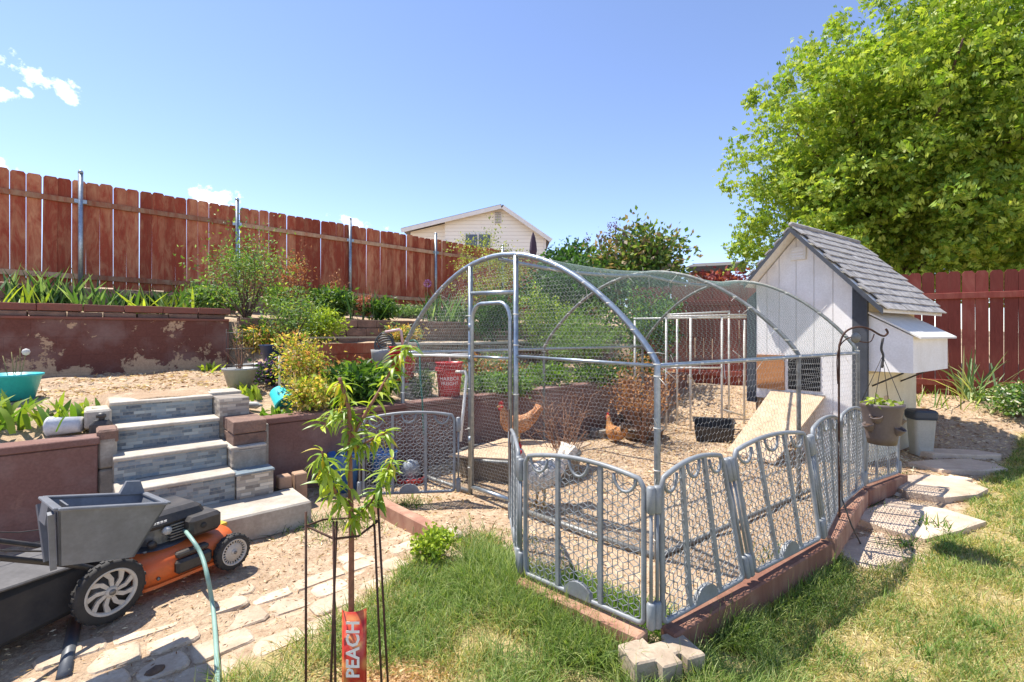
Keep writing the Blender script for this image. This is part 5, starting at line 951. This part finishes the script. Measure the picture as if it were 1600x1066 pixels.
tp_ = P(440, 622, 4.75); tpt = thing('teal_pot', tp_-Vector((0, 0, .1)), 'turquoise pot tipped over among the yellow leaves', 'plant pot'); MB().lathe([(.07, -.1), (.1, .07), (.11, .075), (.11, .09), (.09, .09), (.08, .03), (.01, .02)], tp_, 22, axis=Matrix.Rotation(2.3, 4, 'Y') @ Matrix.Rotation(.4, 4, 'X')).build('shell', teal, tpt)
MB().tube([P(437, 610, 5.0), P(437, 556, 5.0)], .014, 8).build('pvc_stake', pvc, None, label='short white pvc pipe standing among the yellow leaves', cat='pipe')
bt = P(392, 633, 4.6); btt = thing('spray_bottle', bt, 'white sprinkler bottle lying on the step wall', 'bottle'); MB().lathe([(.02, -.11), (.03, -.1), (.034, .06), (.02, .09), (.012, .1), (.012, .12)], bt, 14, axis=Matrix.Rotation(math.pi/2, 4, 'Y') @ Matrix.Rotation(.2, 4, 'X')).build('body', grey_b, btt); MB().lathe([(.022, -.15), (.024, -.11)], bt, 12, axis=Matrix.Rotation(math.pi/2, 4, 'Y') @ Matrix.Rotation(.2, 4, 'X')).build('nozzle', black_p, btt)
MB().tube([G(118, 968, .03), G(100, 1058, .03)], .027, 10).build('pipe_offcut', M_('dark_pipe', S(82, 86, 92), .5, .2, S(100, 102, 104), 10, .1, rand=0), None, label='short dark grey pipe lying on the dirt below the mower', cat='pipe')
# ------------------------------------------------------------------ lawn mower
bin_grey = M_('bin_plastic', S(122, 125, 130), .5, 0, S(104, 106, 110), 10, .05, rand=0); orange = M_('orange_paint', S(224, 98, 34), .42, 0, S(196, 104, 56), 9, .03, rand=0); tyre_m = M_('tyre', S(44, 43, 42), .8, 0, S(62, 58, 54), 25, .3, rand=0); rim_m = M_('rim_plastic', S(206, 198, 186), .5, 0, S(186, 176, 162), 8, .03, rand=0); alu = M_('cast_aluminium', S(150, 146, 140), .5, .5, S(112, 108, 104), 20, .3, rand=0)
md = Vector((.47, .88, 0)).normalized(); ms_ = Vector((md.y, -md.x, 0)); RW = Vector((-1.975, 2.36, 0)); gz = .05
mw = thing('lawn_mower', RW-ms_*.25+md*.28, 'orange push lawn mower with black bag parked on the dirt', 'lawn mower')
ml = lambda u, v, z: RW+md*u+ms_*v+Vector((0, 0, gz+z))      # u forward from rear axle, v 0 at right wheels (negative = far side)
MM = Matrix(((md.x, -ms_.x, 0, RW.x), (md.y, -ms_.y, 0, RW.y), (0, 0, 1, gz), (0, 0, 0, 1)))   # local x forward, y to the far side
def wheel(u, v, R_, wd, big):
    c = ml(u, v, R_); ax = Matrix((md, Vector((0, 0, 1)), ms_)).transposed().to_4x4(); w_ = wd/2
    ty = MB(); ty.lathe([(R_*.74, -w_), (R_*.92, -w_*1.05), (R_, -w_*.7), (R_, w_*.7), (R_*.92, w_*1.05), (R_*.74, w_)], c, 44, axis=ax, caps=False)
    for k in range(36):
        an = k*2*math.pi/36; q = c+ax @ Vector((R_*1.005*math.cos(an), R_*1.005*math.sin(an), (w_*.35 if k % 2 else -w_*.35))); ty.box(q, (R_*.1, R_*.06, w_*.8), (ax @ Matrix.Rotation(an+math.pi/2, 4, 'Z')).to_3x3())
    t_ = ty.build('wheel', tyre_m, mw)
    rm = MB(); rm.lathe([(R_*.70, w_*.2), (R_*.76, w_*.9), (R_*.73, w_*1.12), (R_*.66, w_*.9), (R_*.64, w_*.4)], c, 44, axis=ax, caps=False); rm.lathe([(R_*.17, -w_*.3), (R_*.17, w_*1.0), (R_*.12, w_*1.15), (.001, w_*1.15)], c, 20, axis=ax)
    if big:
        for k in range(9):
            an = k*2*math.pi/9; pts = []
            for (r_, da, hw) in ((.13, 0, .06), (.42, .16, .075), (.70, .42, .10)):
                for sg in (-1, 1): pts.append((r_*R_, an+da+sg*hw/r_*.9))
            vs = [c+ax @ Vector((r_*math.cos(a_), r_*math.sin(a_), zz)) for zz in (w_*.2, w_*.75) for (r_, a_) in pts]
            rm.add(vs, [(6, 7, 9, 8), (8, 9, 11, 10), (0, 2, 3, 1), (2, 4, 5, 3), (0, 6, 8, 2), (2, 8, 10, 4), (1, 3, 9, 7), (3, 5, 11, 9)])
    else:
        rm.lathe([(.001, w_*.72), (R_*.5, w_*.75), (R_*.52, w_*.6)], c, 30, axis=ax)
        for k in range(24): an = k*2*math.pi/24; rm.box(c+ax @ Vector((R_*.585*math.cos(an), R_*.585*math.sin(an), w_*.7)), (R_*.14, R_*.05, w_*.3), (ax @ Matrix.Rotation(an, 4, 'Z')).to_3x3())
    rm.build('rim', rim_m, t_)
    MB().lathe([(R_*.63, -w_*.6), (R_*.63, w_*.15)], c, 30, axis=ax).build('hub_back', black_p, t_)
    MB().lathe([(R_*.1, w_*1.1), (R_*.1, w_*1.3), (.001, w_*1.35)], c, 12, axis=ax).build('hub_cap', alu, t_)
wheel(0, .02, .145, .05, True); wheel(.60, .03, .1, .055, False); wheel(0, -.5, .145, .05, True); wheel(.60, -.5, .1, .055, False)
def ring(u0, u1, v0, v1, r): 
    out_ = []
    for (cu, cv, q0) in ((u1-r, v1-r, 0), (u0+r, v1-r, math.pi/2), (u0+r, v0+r, math.pi), (u1-r, v0+r, 1.5*math.pi)):
        for q in np.linspace(q0, q0+math.pi/2, 6): out_.append((cu+r*math.cos(q), -(cv+r*math.sin(q))))
    return out_
dk_ = loft([(ring(.06, .70, -.49, .0, .16), .05), (ring(.06, .70, -.49, .0, .16), .15), (ring(.08, .68, -.47, -.015, .15), .185), (ring(.12, .64, -.43, -.05, .14), .21)])
dk_.sm = [True]*len(dk_.sm); deck = dk_.build('deck', orange, mw, MM)
loft([(ring(.05, .715, -.5, .012, .16), .055), (ring(.05, .715, -.5, .012, .16), .072)]).build('skirt_lip', orange, deck, MM)
def lbox(u0, u1, v0, v1, z0, z1, mat, name, par, bev=.01, tp=0): return MB().hexa([ml(u0, v0, z0), ml(u1, v0, z0), ml(u1, v1, z0), ml(u0, v1, z0), ml(u0+tp, v0+tp, z1), ml(u1-tp, v0+tp, z1), ml(u1-tp, v1-tp, z1), ml(u0+tp, v1-tp, z1)]).build(name, mat, par, bevel=bev)
lbox(.30, .49, -.02, .03, .085, .16, black_p, 'side_flap', mw, .014); lbox(.31, .48, -.04, .012, .165, .195, black_p, 'flap_hinge', mw, .008)
MB().lathe([(.17, .195), (.165, .215), (.13, .225)], ml(.32, -.25, 0), 28).build('engine_plate', M_('plate_dark', S(84, 86, 92), .5, .2, rand=0), mw)
MB().lathe([(.115, .22), (.11, .3), (.1, .34)], ml(.32, -.25, 0), 20, sm=False).build('engine_block', alu, mw)
for k in range(6): lbox(.33, .43, -.17, -.10, .235+k*.016, .243+k*.016, alu, 'cooling_fin', mw, .001)
MB().tube([ml(.31, -.11, .3), ml(.31, -.085, .305)], .022, 12).build('oil_cap', M_('oil_cap', S(196, 194, 190), .5, rand=0), mw); MB().tube([ml(.24, -.12, .25), ml(.24, -.09, .25)], .02, 10).build('carburettor', black_p, mw)
cv = MB().hexa([ml(.08, -.42, .32), ml(.54, -.40, .32), ml(.54, -.10, .32), ml(.08, -.08, .32), ml(.12, -.39, .41), ml(.51, -.38, .40), ml(.51, -.13, .40), ml(.12, -.12, .41)]).build('engine_cover', black_p, mw, bevel=.022)
MB().lathe([(.11, .395), (.105, .425), (.085, .445), (.03, .45), (.001, .45)], ml(.25, -.26, 0), 26).build('recoil_cap', black_p, cv)
for k in range(7): MB().lathe([(.108-.01*k*.6, .418+.0045*k), (.112-.01*k*.6, .42+.0045*k), (.106-.01*k*.6, .4225+.0045*k)], ml(.25, -.26, 0), 26).build('cooling_slot', M_('slot_grey', S(96, 98, 102), .5, rand=0) if k == 0 else bpy.data.materials['slot_grey'], cv)
lg_ = MB(); lg_.bar(ml(.17, -.074, .365), ml(.205, -.078, .365), .004, .022); [lg_.bar(ml(.215+.018*k, -.0765, .365), ml(.228+.018*k, -.0765, .365), .004, .010) for k in range(5)]; lg_.build('maker_mark', white_pr, cv)
ab = lbox(.40, .58, -.2, -.03, .235, .345, black_p, 'air_box', mw, .02); MB().lathe([(.016, 0), (.016, .006), (.001, .007)], ml(.47, -.03, .29), 14, axis=Matrix((md, Vector((0, 0, 1)), ms_)).transposed().to_4x4()).build('knob', tyre_m, ab)
lbox(.58, .70, -.3, -.18, .18, .2, M_('yellow_sticker', S(216, 180, 60), .5, rand=0), 'warning_sticker', mw, .001)
bagm = M_('bag_fabric', S(40, 39, 40), .85, 0, S(62, 58, 55), 10, .4, rand=0)
bag = MB().hexa([ml(-.72, -.47, .04), ml(-.02, -.42, .07), ml(-.02, -.06, .07), ml(-.72, -.03, .0), ml(-.70, -.45, .27), ml(.05, -.40, .30), ml(.05, -.08, .30), ml(-.70, -.05, .26)]).build('grass_bag', bagm, mw, bevel=.03)
lbox(-.71, .05, -.45, -.05, .285, .30, M_('bag_top', S(96, 93, 92), .75, 0, S(74, 71, 70), 12, .1, rand=0), 'bag_top', bag, .006)
for v_ in (-.015, -.47):
    MB().tube([ml(.04, v_, .2), ml(-.1, v_, .30), ml(-.75, v_, .66), ml(-1.1, v_, .86)], .0125, 8).build('handle_bar', black_p, mw)
    MB().lathe([(.02, -.012), (.02, .012)], ml(-.48, v_+.015, .512), 10, axis=Matrix((md, Vector((0, 0, 1)), ms_)).transposed().to_4x4()).build('handle_knob', M_('knob_tan', S(200, 190, 170), .5, rand=0), mw)
MB().tube([ml(-1.1, -.47, .86), ml(-1.12, -.24, .87), ml(-1.1, -.015, .86)], .0125, 8).build('handle_grip', black_p, mw)
MB().tube(smooth_path([ml(-.7, -.03, .64), ml(-.35, -.02, .47), ml(-.05, -.05, .36), ml(.1, -.12, .40)], 5), .004, 5).build('throttle_cable', black_p, mw)
MB().tube(smooth_path([ml(-.6, -.46, .6), ml(-.2, -.4, .42), ml(.1, -.36, .42), ml(.2, -.3, .45)], 5), .003, 5).build('starter_rope', black_p, mw)
for (u_, v_, z_) in ((.14, .004, .1), (.22, .004, .1), (.55, .004, .1), (.2, -.09, .225), (.44, -.4, .225)): MB().lathe([(.009, -.004), (.009, .006), (.001, .008)], ml(u_, v_, z_), 6, axis=Matrix((md, Vector((0, 0, 1)), ms_)).transposed().to_4x4() if z_ < .2 else None).build('bolt', alu, mw)
# grey bin on the mower: flared trough with notched ends
BM = Matrix.Translation((-1.82, 2.1, .475)) @ Matrix.Rotation(.88, 4, 'Z') @ Matrix.Rotation(.2, 4, 'Y') @ Matrix.Rotation(-.08, 4, 'X')
binr = thing('plastic_bin', (-1.82, 2.1, .475), 'grey plastic storage bin resting on top of the mower', 'bin')
w0, w1, d0, d1, H_ = .125, .185, .09, .175, .235; th = .008
bm_ = MB()
def quad(a_, b_, c_, d__, nrm):
    n_ = Vector(nrm).normalized()*th; a_, b_, c_, d__ = [Vector(q) for q in (a_, b_, c_, d__)]; bm_.hexa([a_, b_, b_+n_, a_+n_, d__, c_, c_+n_, d__+n_])
quad((-w0, -d0, 0), (w0, -d0, 0), (w1, -d1, H_), (-w1, -d1, H_), (0, 1, 0)); quad((-w0, d0, 0), (w0, d0, 0), (w1, d1, H_), (-w1, d1, H_), (0, -1, 0)); quad((w0, -d0, 0), (w0, d0, 0), (w1, d1, H_), (w1, -d1, H_), (-1, 0, 0))
quad((-w0, -d0, 0), (-w0, -d0*.35, 0), (-w1, -d1*.4, H_), (-w1, -d1, H_), (1, 0, 0)); quad((-w0, d0*.35, 0), (-w0, d0, 0), (-w1, d1, H_), (-w1, d1*.4, H_), (1, 0, 0)); quad((-w0+.035, -d0*.4, 0), (-w0+.035, d0*.4, 0), (-w1+.04, d1*.45, H_), (-w1+.04, -d1*.45, H_), (1, 0, 0))
bm_.box((0, 0, .005), (2*w0-.01, 2*d0-.01, .01)); bm_.build('shell', bin_grey, binr, BM)
rmb = MB(); pr = [(-w1, -d1), (w1, -d1), (w1, d1), (-w1, d1)]
for i in range(4): rmb.bar((*pr[i], H_), (*pr[(i+1) % 4], H_), .03, .012)
rmb.build('rim', bin_grey, binr, BM, bevel=.003)
MB().hexa([Vector(q) for q in ((-w1-.012, -d1*.42, H_-.075), (-w1-.012, d1*.42, H_-.075), (-w1+.0, d1*.42, H_-.075), (-w1+.0, -d1*.42, H_-.075), (-w1-.016, -d1*.42, H_), (-w1-.016, d1*.42, H_), (-w1+.0, d1*.42, H_), (-w1, -d1*.42, H_))]).build('handle_lip', bin_grey, binr, BM)
for sy in (-1, 1):
    MB().bar((-w0-.012, sy*d0*.75, -.01), (-w1-.012, sy*d1*.75, H_-.02), .03, .02, up=(1, 0, 0)).build('end_rib', bin_grey, binr, BM)
MB().hexa([Vector(q) for q in ((w1*.45, d1-.02, H_), (w1*1.0, d1-.02, H_), (w1*1.0, d1+.015, H_), (w1*.45, d1+.015, H_), (w1*.55, d1-.015, H_+.06), (w1*.85, d1-.015, H_+.06), (w1*.85, d1+.01, H_+.06), (w1*.55, d1+.01, H_+.06))]).build('raised_end', bin_grey, binr, BM)
# ------------------------------------------------------------------ stone paths
stone_w = M_('pale_paver', S(214, 194, 168), .9, 0, S(180, 154, 128), 7, .6, bdist=.008); flag_m = M_('flagstone', S(228, 206, 180), .92, 0, S(196, 170, 144), 5, .7, bdist=.008)
def stone(name, poly, z0, z1, mat, root):
    mb = MB(); n_ = len(poly); cx_ = sum(p[0] for p in poly)/n_; cy_ = sum(p[1] for p in poly)/n_; ins = [(cx_+(x-cx_)*.93, cy_+(y-cy_)*.93) for x, y in poly]
    vs = [Vector((x, y, z0)) for x, y in poly]+[Vector((x, y, z1-.008)) for x, y in poly]+[Vector((x, y, z1+random.uniform(-.002, .002))) for x, y in ins]
    return mb.add(vs, [tuple(range(2*n_, 3*n_))]+[(k, (k+1) % n_, n_+(k+1) % n_, n_+k) for k in range(n_)]+[(n_+k, n_+(k+1) % n_, 2*n_+(k+1) % n_, 2*n_+k) for k in range(n_)]).build(name, mat, root)
def rnd_poly(cx_, cy_, rx, ry, rot, n_=9, jit=.12, sq=.5):
    out_ = []
    for k in range(n_):
        q = 2*math.pi*(k+random.uniform(-.2, .2))/n_; c_, s_ = math.cos(q), math.sin(q); f = 1/max(abs(c_), abs(s_))**sq*(1+random.uniform(-jit, jit)); x, y = rx*c_*f*.88, ry*s_*f*.88; out_.append((cx_+x*math.cos(rot)-y*math.sin(rot), cy_+x*math.sin(rot)+y*math.cos(rot)))
    return out_
def paver_poly(p, ww, hh, rot):
    out_ = []
    for (x, y) in rrect(ww, hh, min(ww, hh)*random.uniform(.16, .3), 3): x, y = x+random.uniform(-.007, .007), y+random.uniform(-.007, .007); out_.append((p.x+x*math.cos(rot)-y*math.sin(rot), p.y+x*math.sin(rot)+y*math.cos(rot)))
    return out_
pv = bpy.data.objects.new('paver_path', None); pv.matrix_basis = Matrix.Translation(T(.3, 2.7, 0)); setup(pv, kind='structure')
random.seed(12); row = 0; b_ = 2.36
while b_ < 3.0:
    hh = random.uniform(.12, .16); a_ = -1.25+random.uniform(0, .1)
    while a_ < 1.75:
        ww = random.uniform(.18, .3)
        if random.random() > (.03 if row < 4 else .45): p = T(a_+ww/2, b_+hh/2); z = hz(p); stone('paver', paver_poly(p, ww, hh, TH+random.uniform(-.05, .05)), z-.03, z+random.uniform(-.002, .007), stone_w, pv)
        a_ += ww+.012
    b_ += hh+.01; row += 1
fp_ = bpy.data.objects.new('flagstone_path', None); fp_.matrix_basis = Matrix.Translation((3.6, 4, 0)); setup(fp_, kind='structure')
for (px, py, rx, ry, rot, th_) in ((1385, 866, .34, .2, .5, .02), (1430, 812, .4, .26, .45, .03), (1458, 765, .42, .26, .4, .05), (1500, 733, .42, .2, .1, .05), (1495, 711, .4, .13, -.15, .04), (1480, 752, .2, .06, .1, .03), (1402, 792, .14, .09, .8, .02)):
    p = on(px, py); stone('flagstone', rnd_poly(p.x, p.y, rx*1.2, ry*1.25, rot, 8, .12, .6), p.z-.05, p.z+th_, flag_m, fp_)
random.seed(5)
rk = M_('pale_rock', S(214, 196, 172), .9, 0, S(176, 156, 132), 8, .6)
def rock(px, py, r, label, mat=None, flat=.6):
    p = on(px, py); me = bpy.data.meshes.new('rock'); bm = bmesh.new(); bmesh.ops.create_icosphere(bm, subdivisions=2, radius=1)
    for v_ in bm.verts: v_.co *= 1+random.uniform(-.12, .12); v_.co = Vector((v_.co.x*r*random.uniform(.95, 1.05), v_.co.y*r*.8, v_.co.z*r*flat))
    bm.to_mesh(me); bm.free(); me.materials.append(mat or rk); o = bpy.data.objects.new('rock', me); o.matrix_basis = Matrix.Translation(p+Vector((0, 0, r*flat*.5))) @ Matrix.Rotation(random.uniform(0, 3), 4, 'Z'); setup(o, None, label, 'rock', 'loose stones')
for (px, py, r, lab) in ((218, 597, .055, 'pale round stone left of the others on the upper landing'), (236, 598, .07, 'flat tan stone on the upper landing'), (253, 596, .07, 'largest pale stone on the upper landing'), (268, 600, .05, 'small pale stone right of the largest on the landing'), (271, 586, .035, 'white stone at the back of the landing'), (700, 840, .1, 'flat pale rock beside the end of the red timber'), (683, 843, .07, 'smaller pale rock at the timber end'), (788, 857, .03, 'white pebble near the grass by the edge on panel'), (242, 1052, .035, 'brown pebble on the pavers'), (1400, 775, .05, 'small stone beside the pale timber')): rock(px, py, r, lab, None if 'brown' not in lab else bark, .5 if r < .1 else .35)
cl = thing('slate_chips', on(330, 594), 'heap of dark slate chips on the landing near the grey pot', 'stones')
mb = MB(); c0 = on(328, 592)
for _ in range(60): q = c0+Vector((random.gauss(0, .16), random.gauss(0, .1), 0)); q.z = hz(q)+random.uniform(.005, .04); mb.box(q, (random.uniform(.03, .07), random.uniform(.02, .05), .012), Matrix.Rotation(random.uniform(0, 3), 3, 'Z') @ Matrix.Rotation(random.uniform(-.4, .4), 3, 'X'))
mb.build('chips', M_('slate', S(98, 98, 100), .8, 0, S(70, 70, 74), 10, .2, rand=0), cl, kind='stuff')
# ------------------------------------------------------------------ grass, straw and chips
def zs(x, y):
    a = .746*x+.666*y; b = -.666*x+.746*y; return hg(a, b)
def grass_obj(name, label, x, y, L, W_, cols, lean=.45):
    n = len(x); p = np.stack([x, y, zs(x, y)-.006], 1); d = rng.normal(size=(n, 3))*lean; d[:, 2] = 1
    me = blade_mesh(name, p, d, L, W_, .9*rng.random(n), cols, leaf_m); o = bpy.data.objects.new(name, me); return setup(o, None, label, 'grass', None, 'stuff')
def field(x, y, s, ph=0): return np.sin(x*s+ph)*np.cos(y*s*1.17+ph*2)+.6*np.sin(x*s*2.3-y*s*1.9+ph*3)+.5*np.cos(y*s*3.1+x*s*1.3+ph)
n = 1700000; x = rng.uniform(-1.6, 8.0, n); y = rng.uniform(1.25, 6.0, n)
ok = (np.abs(x/np.maximum(y, .1)) < 1.15)
in1 = inpoly(x, y, LAWN1); in2 = inpoly(x, y, LAWN2); f1 = field(x, y, 3.1); f2 = field(x, y, 7.7, 1.3); gd = np.clip(.55+.33*f1+.22*f2, .04, 1)
edge = np.exp(-(((x-.7)*-.55+(y-2.13)*.83-0.)/.13)**2)*(x > .7)*(x < 1.95)     # lush strip along the timbers
edge0 = np.exp(-(((x-.05)*.713+(y-2.6)*.70)/.22)**2)*(x > -.3)*(x < .5)
dens = np.where(in1, np.clip(.5+.38*f1+.3*f2+edge0, .06, 1), 0)+np.where(in2, np.clip(gd*.95+.1+edge, 0, 1), 0)
bare = np.exp(-(((x+.52)**2+(y-1.9)**2)/.07))+np.exp(-(((x-.95)**2*1.6+(y-2.12)**2*5)/.06))+np.exp(-(((x-.3)**2+(y-1.95)**2*3)/.04)); dens = dens*np.clip(1-bare*1.2, 0, 1)
far = np.clip(2.6/y, .5, 1); k = ok & (rng.random(n) < dens*far*.62); x, y, gd, i1, ed = x[k], y[k], gd[k], in1[k], np.maximum(edge, edge0)[k]; n = len(x)
green = np.clip(np.where(i1, .66+.3*field(x, y, 3.1), .16+gd*.5)+ed*.6, 0, 1); g = rng.random(n) < green
cols = np.where(g[:, None], pal([S(112, 138, 64), S(136, 156, 82), S(90, 116, 50), S(160, 170, 104)], n, .14), pal([S(206, 190, 138), S(190, 176, 116), S(176, 166, 100)], n, .12)); scale_y = np.clip(y/2.6, .9, 1.7)
grass_obj('lawn_grass', 'patchy green and straw coloured lawn in the foreground', x, y, (.034+.055*rng.random(n))*(1+1.0*ed+.55*i1)*np.where(g, 1.1, .8), .0032*scale_y*(.7+.6*rng.random(n)), cols)
tx, ty, tl, tc2 = [], [], [], []
for k in range(420):
    cx_, cy_ = rng.uniform(-1.2, 5.5), rng.uniform(1.6, 5.0); one = np.array([cx_]); two = np.array([cy_])
    l1, l2 = inpoly(one, two, LAWN1)[0], inpoly(one, two, LAWN2)[0]
    if not (l1 or l2) or math.hypot(cx_+.52, cy_-1.9) < .3: continue
    q = int(rng.integers(25, 70)); tx.append(cx_+rng.normal(size=q)*.035); ty.append(cy_+rng.normal(size=q)*.03); tl.append(np.full(q, rng.uniform(.06, .12) if l1 else rng.uniform(.045, .09))); tc2.append(pal([S(96, 128, 56), S(116, 144, 66), S(80, 108, 48)] if rng.random() < .75 else [S(196, 180, 124), S(160, 162, 90)], q, .12))
tx, ty, tl, tc2 = np.concatenate(tx), np.concatenate(ty), np.concatenate(tl), np.concatenate(tc2); grass_obj('grass_tufts', 'longer coarse grass tufts standing in the lawn', tx, ty, tl*(.6+.6*rng.random(len(tx))), .0042*np.ones(len(tx)), tc2, .4)
n = 2600; s_ = rng.random(n); x = .1+.55*s_+rng.normal(size=n)*.08+.12; y = 2.72-.55*s_+rng.normal(size=n)*.08+.14; grass_obj('pen_grass', 'green grass growing inside the pen behind the front panel', x, y, .05+.08*rng.random(n), .004*np.ones(n), pal(GR, n), .4)
xs = []; ys = []
for (px, py, r, k) in ((430, 775, .14, 260), (505, 822, .2, 420), (640, 790, .1, 200), (1330, 800, .1, 300), (1250, 880, .12, 500), (1410, 855, .08, 120), (1395, 745, .06, 120), (1555, 640, .15, 160), (745, 855, .2, 600)):
    q = on(px, py); xs.append(q.x+rng.normal(size=k)*r); ys.append(q.y+rng.normal(size=k)*r*.7)
x = np.concatenate(xs); y = np.concatenate(ys); n = len(x); grass_obj('weed_tufts', 'scattered green weed tufts growing in the bare dirt', x, y, .04+.08*rng.random(n), .0045*np.ones(n), pal(GR+GD, n), .45)
def chips(name, label, x, y, cols, L, zoff=.004, wr=.24):
    n = len(x); p = np.stack([x, y, zs(x, y)+zoff+.006*rng.random(n)], 1); d = rng.normal(size=(n, 3)); d[:, 2] *= .18; me = leaf_mesh(name, p, d, L*(.4+.9*rng.random(n)), wr, cols, leaf_dry, .1); o = bpy.data.objects.new(name, me); return setup(o, None, label, 'litter', None, 'stuff')
n = 60000; x = rng.uniform(-4.6, 6.5, n); y = rng.uniform(1.9, 8.5, n); a_ = .746*x+.666*y; b_ = -.666*x+.746*y
k = ~(inpoly(x, y, LAWN1) | inpoly(x, y, LAWN2)) & (np.abs(x/y) < 1.15) & ((b_ < 4.4) | ((b_ > 5.45) & (b_ < 7.2) & (a_ < 1.6))) & ~((a_ > .05) & (a_ < 1.5) & (b_ > 3.65) & (b_ < 5.0)); x, y = x[k], y[k]; n = len(x)
chips('wood_chips', 'straw and wood chip litter scattered over the bare dirt', x, y, pal([S(222, 200, 164), S(196, 166, 126), S(164, 130, 98), S(236, 220, 190), S(132, 100, 76)], n, .15), .03*np.clip(y/3, .7, 1.6))
n = 9000; x = rng.uniform(.8, 5.5, n); y = rng.uniform(1.4, 4.6, n); k = inpoly(x, y, LAWN2); x, y = x[k], y[k]; n = len(x); chips('dry_thatch', 'dry straw thatch lying in the lawn', x, y, pal([S(214, 196, 144), S(196, 176, 124), S(228, 214, 170)], n, .12), .06*np.ones(n), .01, .07)
n = 5000; an = rng.random(n)*6.28; r_ = np.abs(rng.normal(size=n))*.2; x, y = -.52+r_*np.cos(an), 1.95+r_*np.sin(an)*.8; chips('mulch_ring', 'pale mulch heaped round the foot of the peach sapling', x, y, pal([S(226, 196, 150), S(206, 170, 122), S(186, 150, 110)], n, .14), .03*np.ones(n), .012)
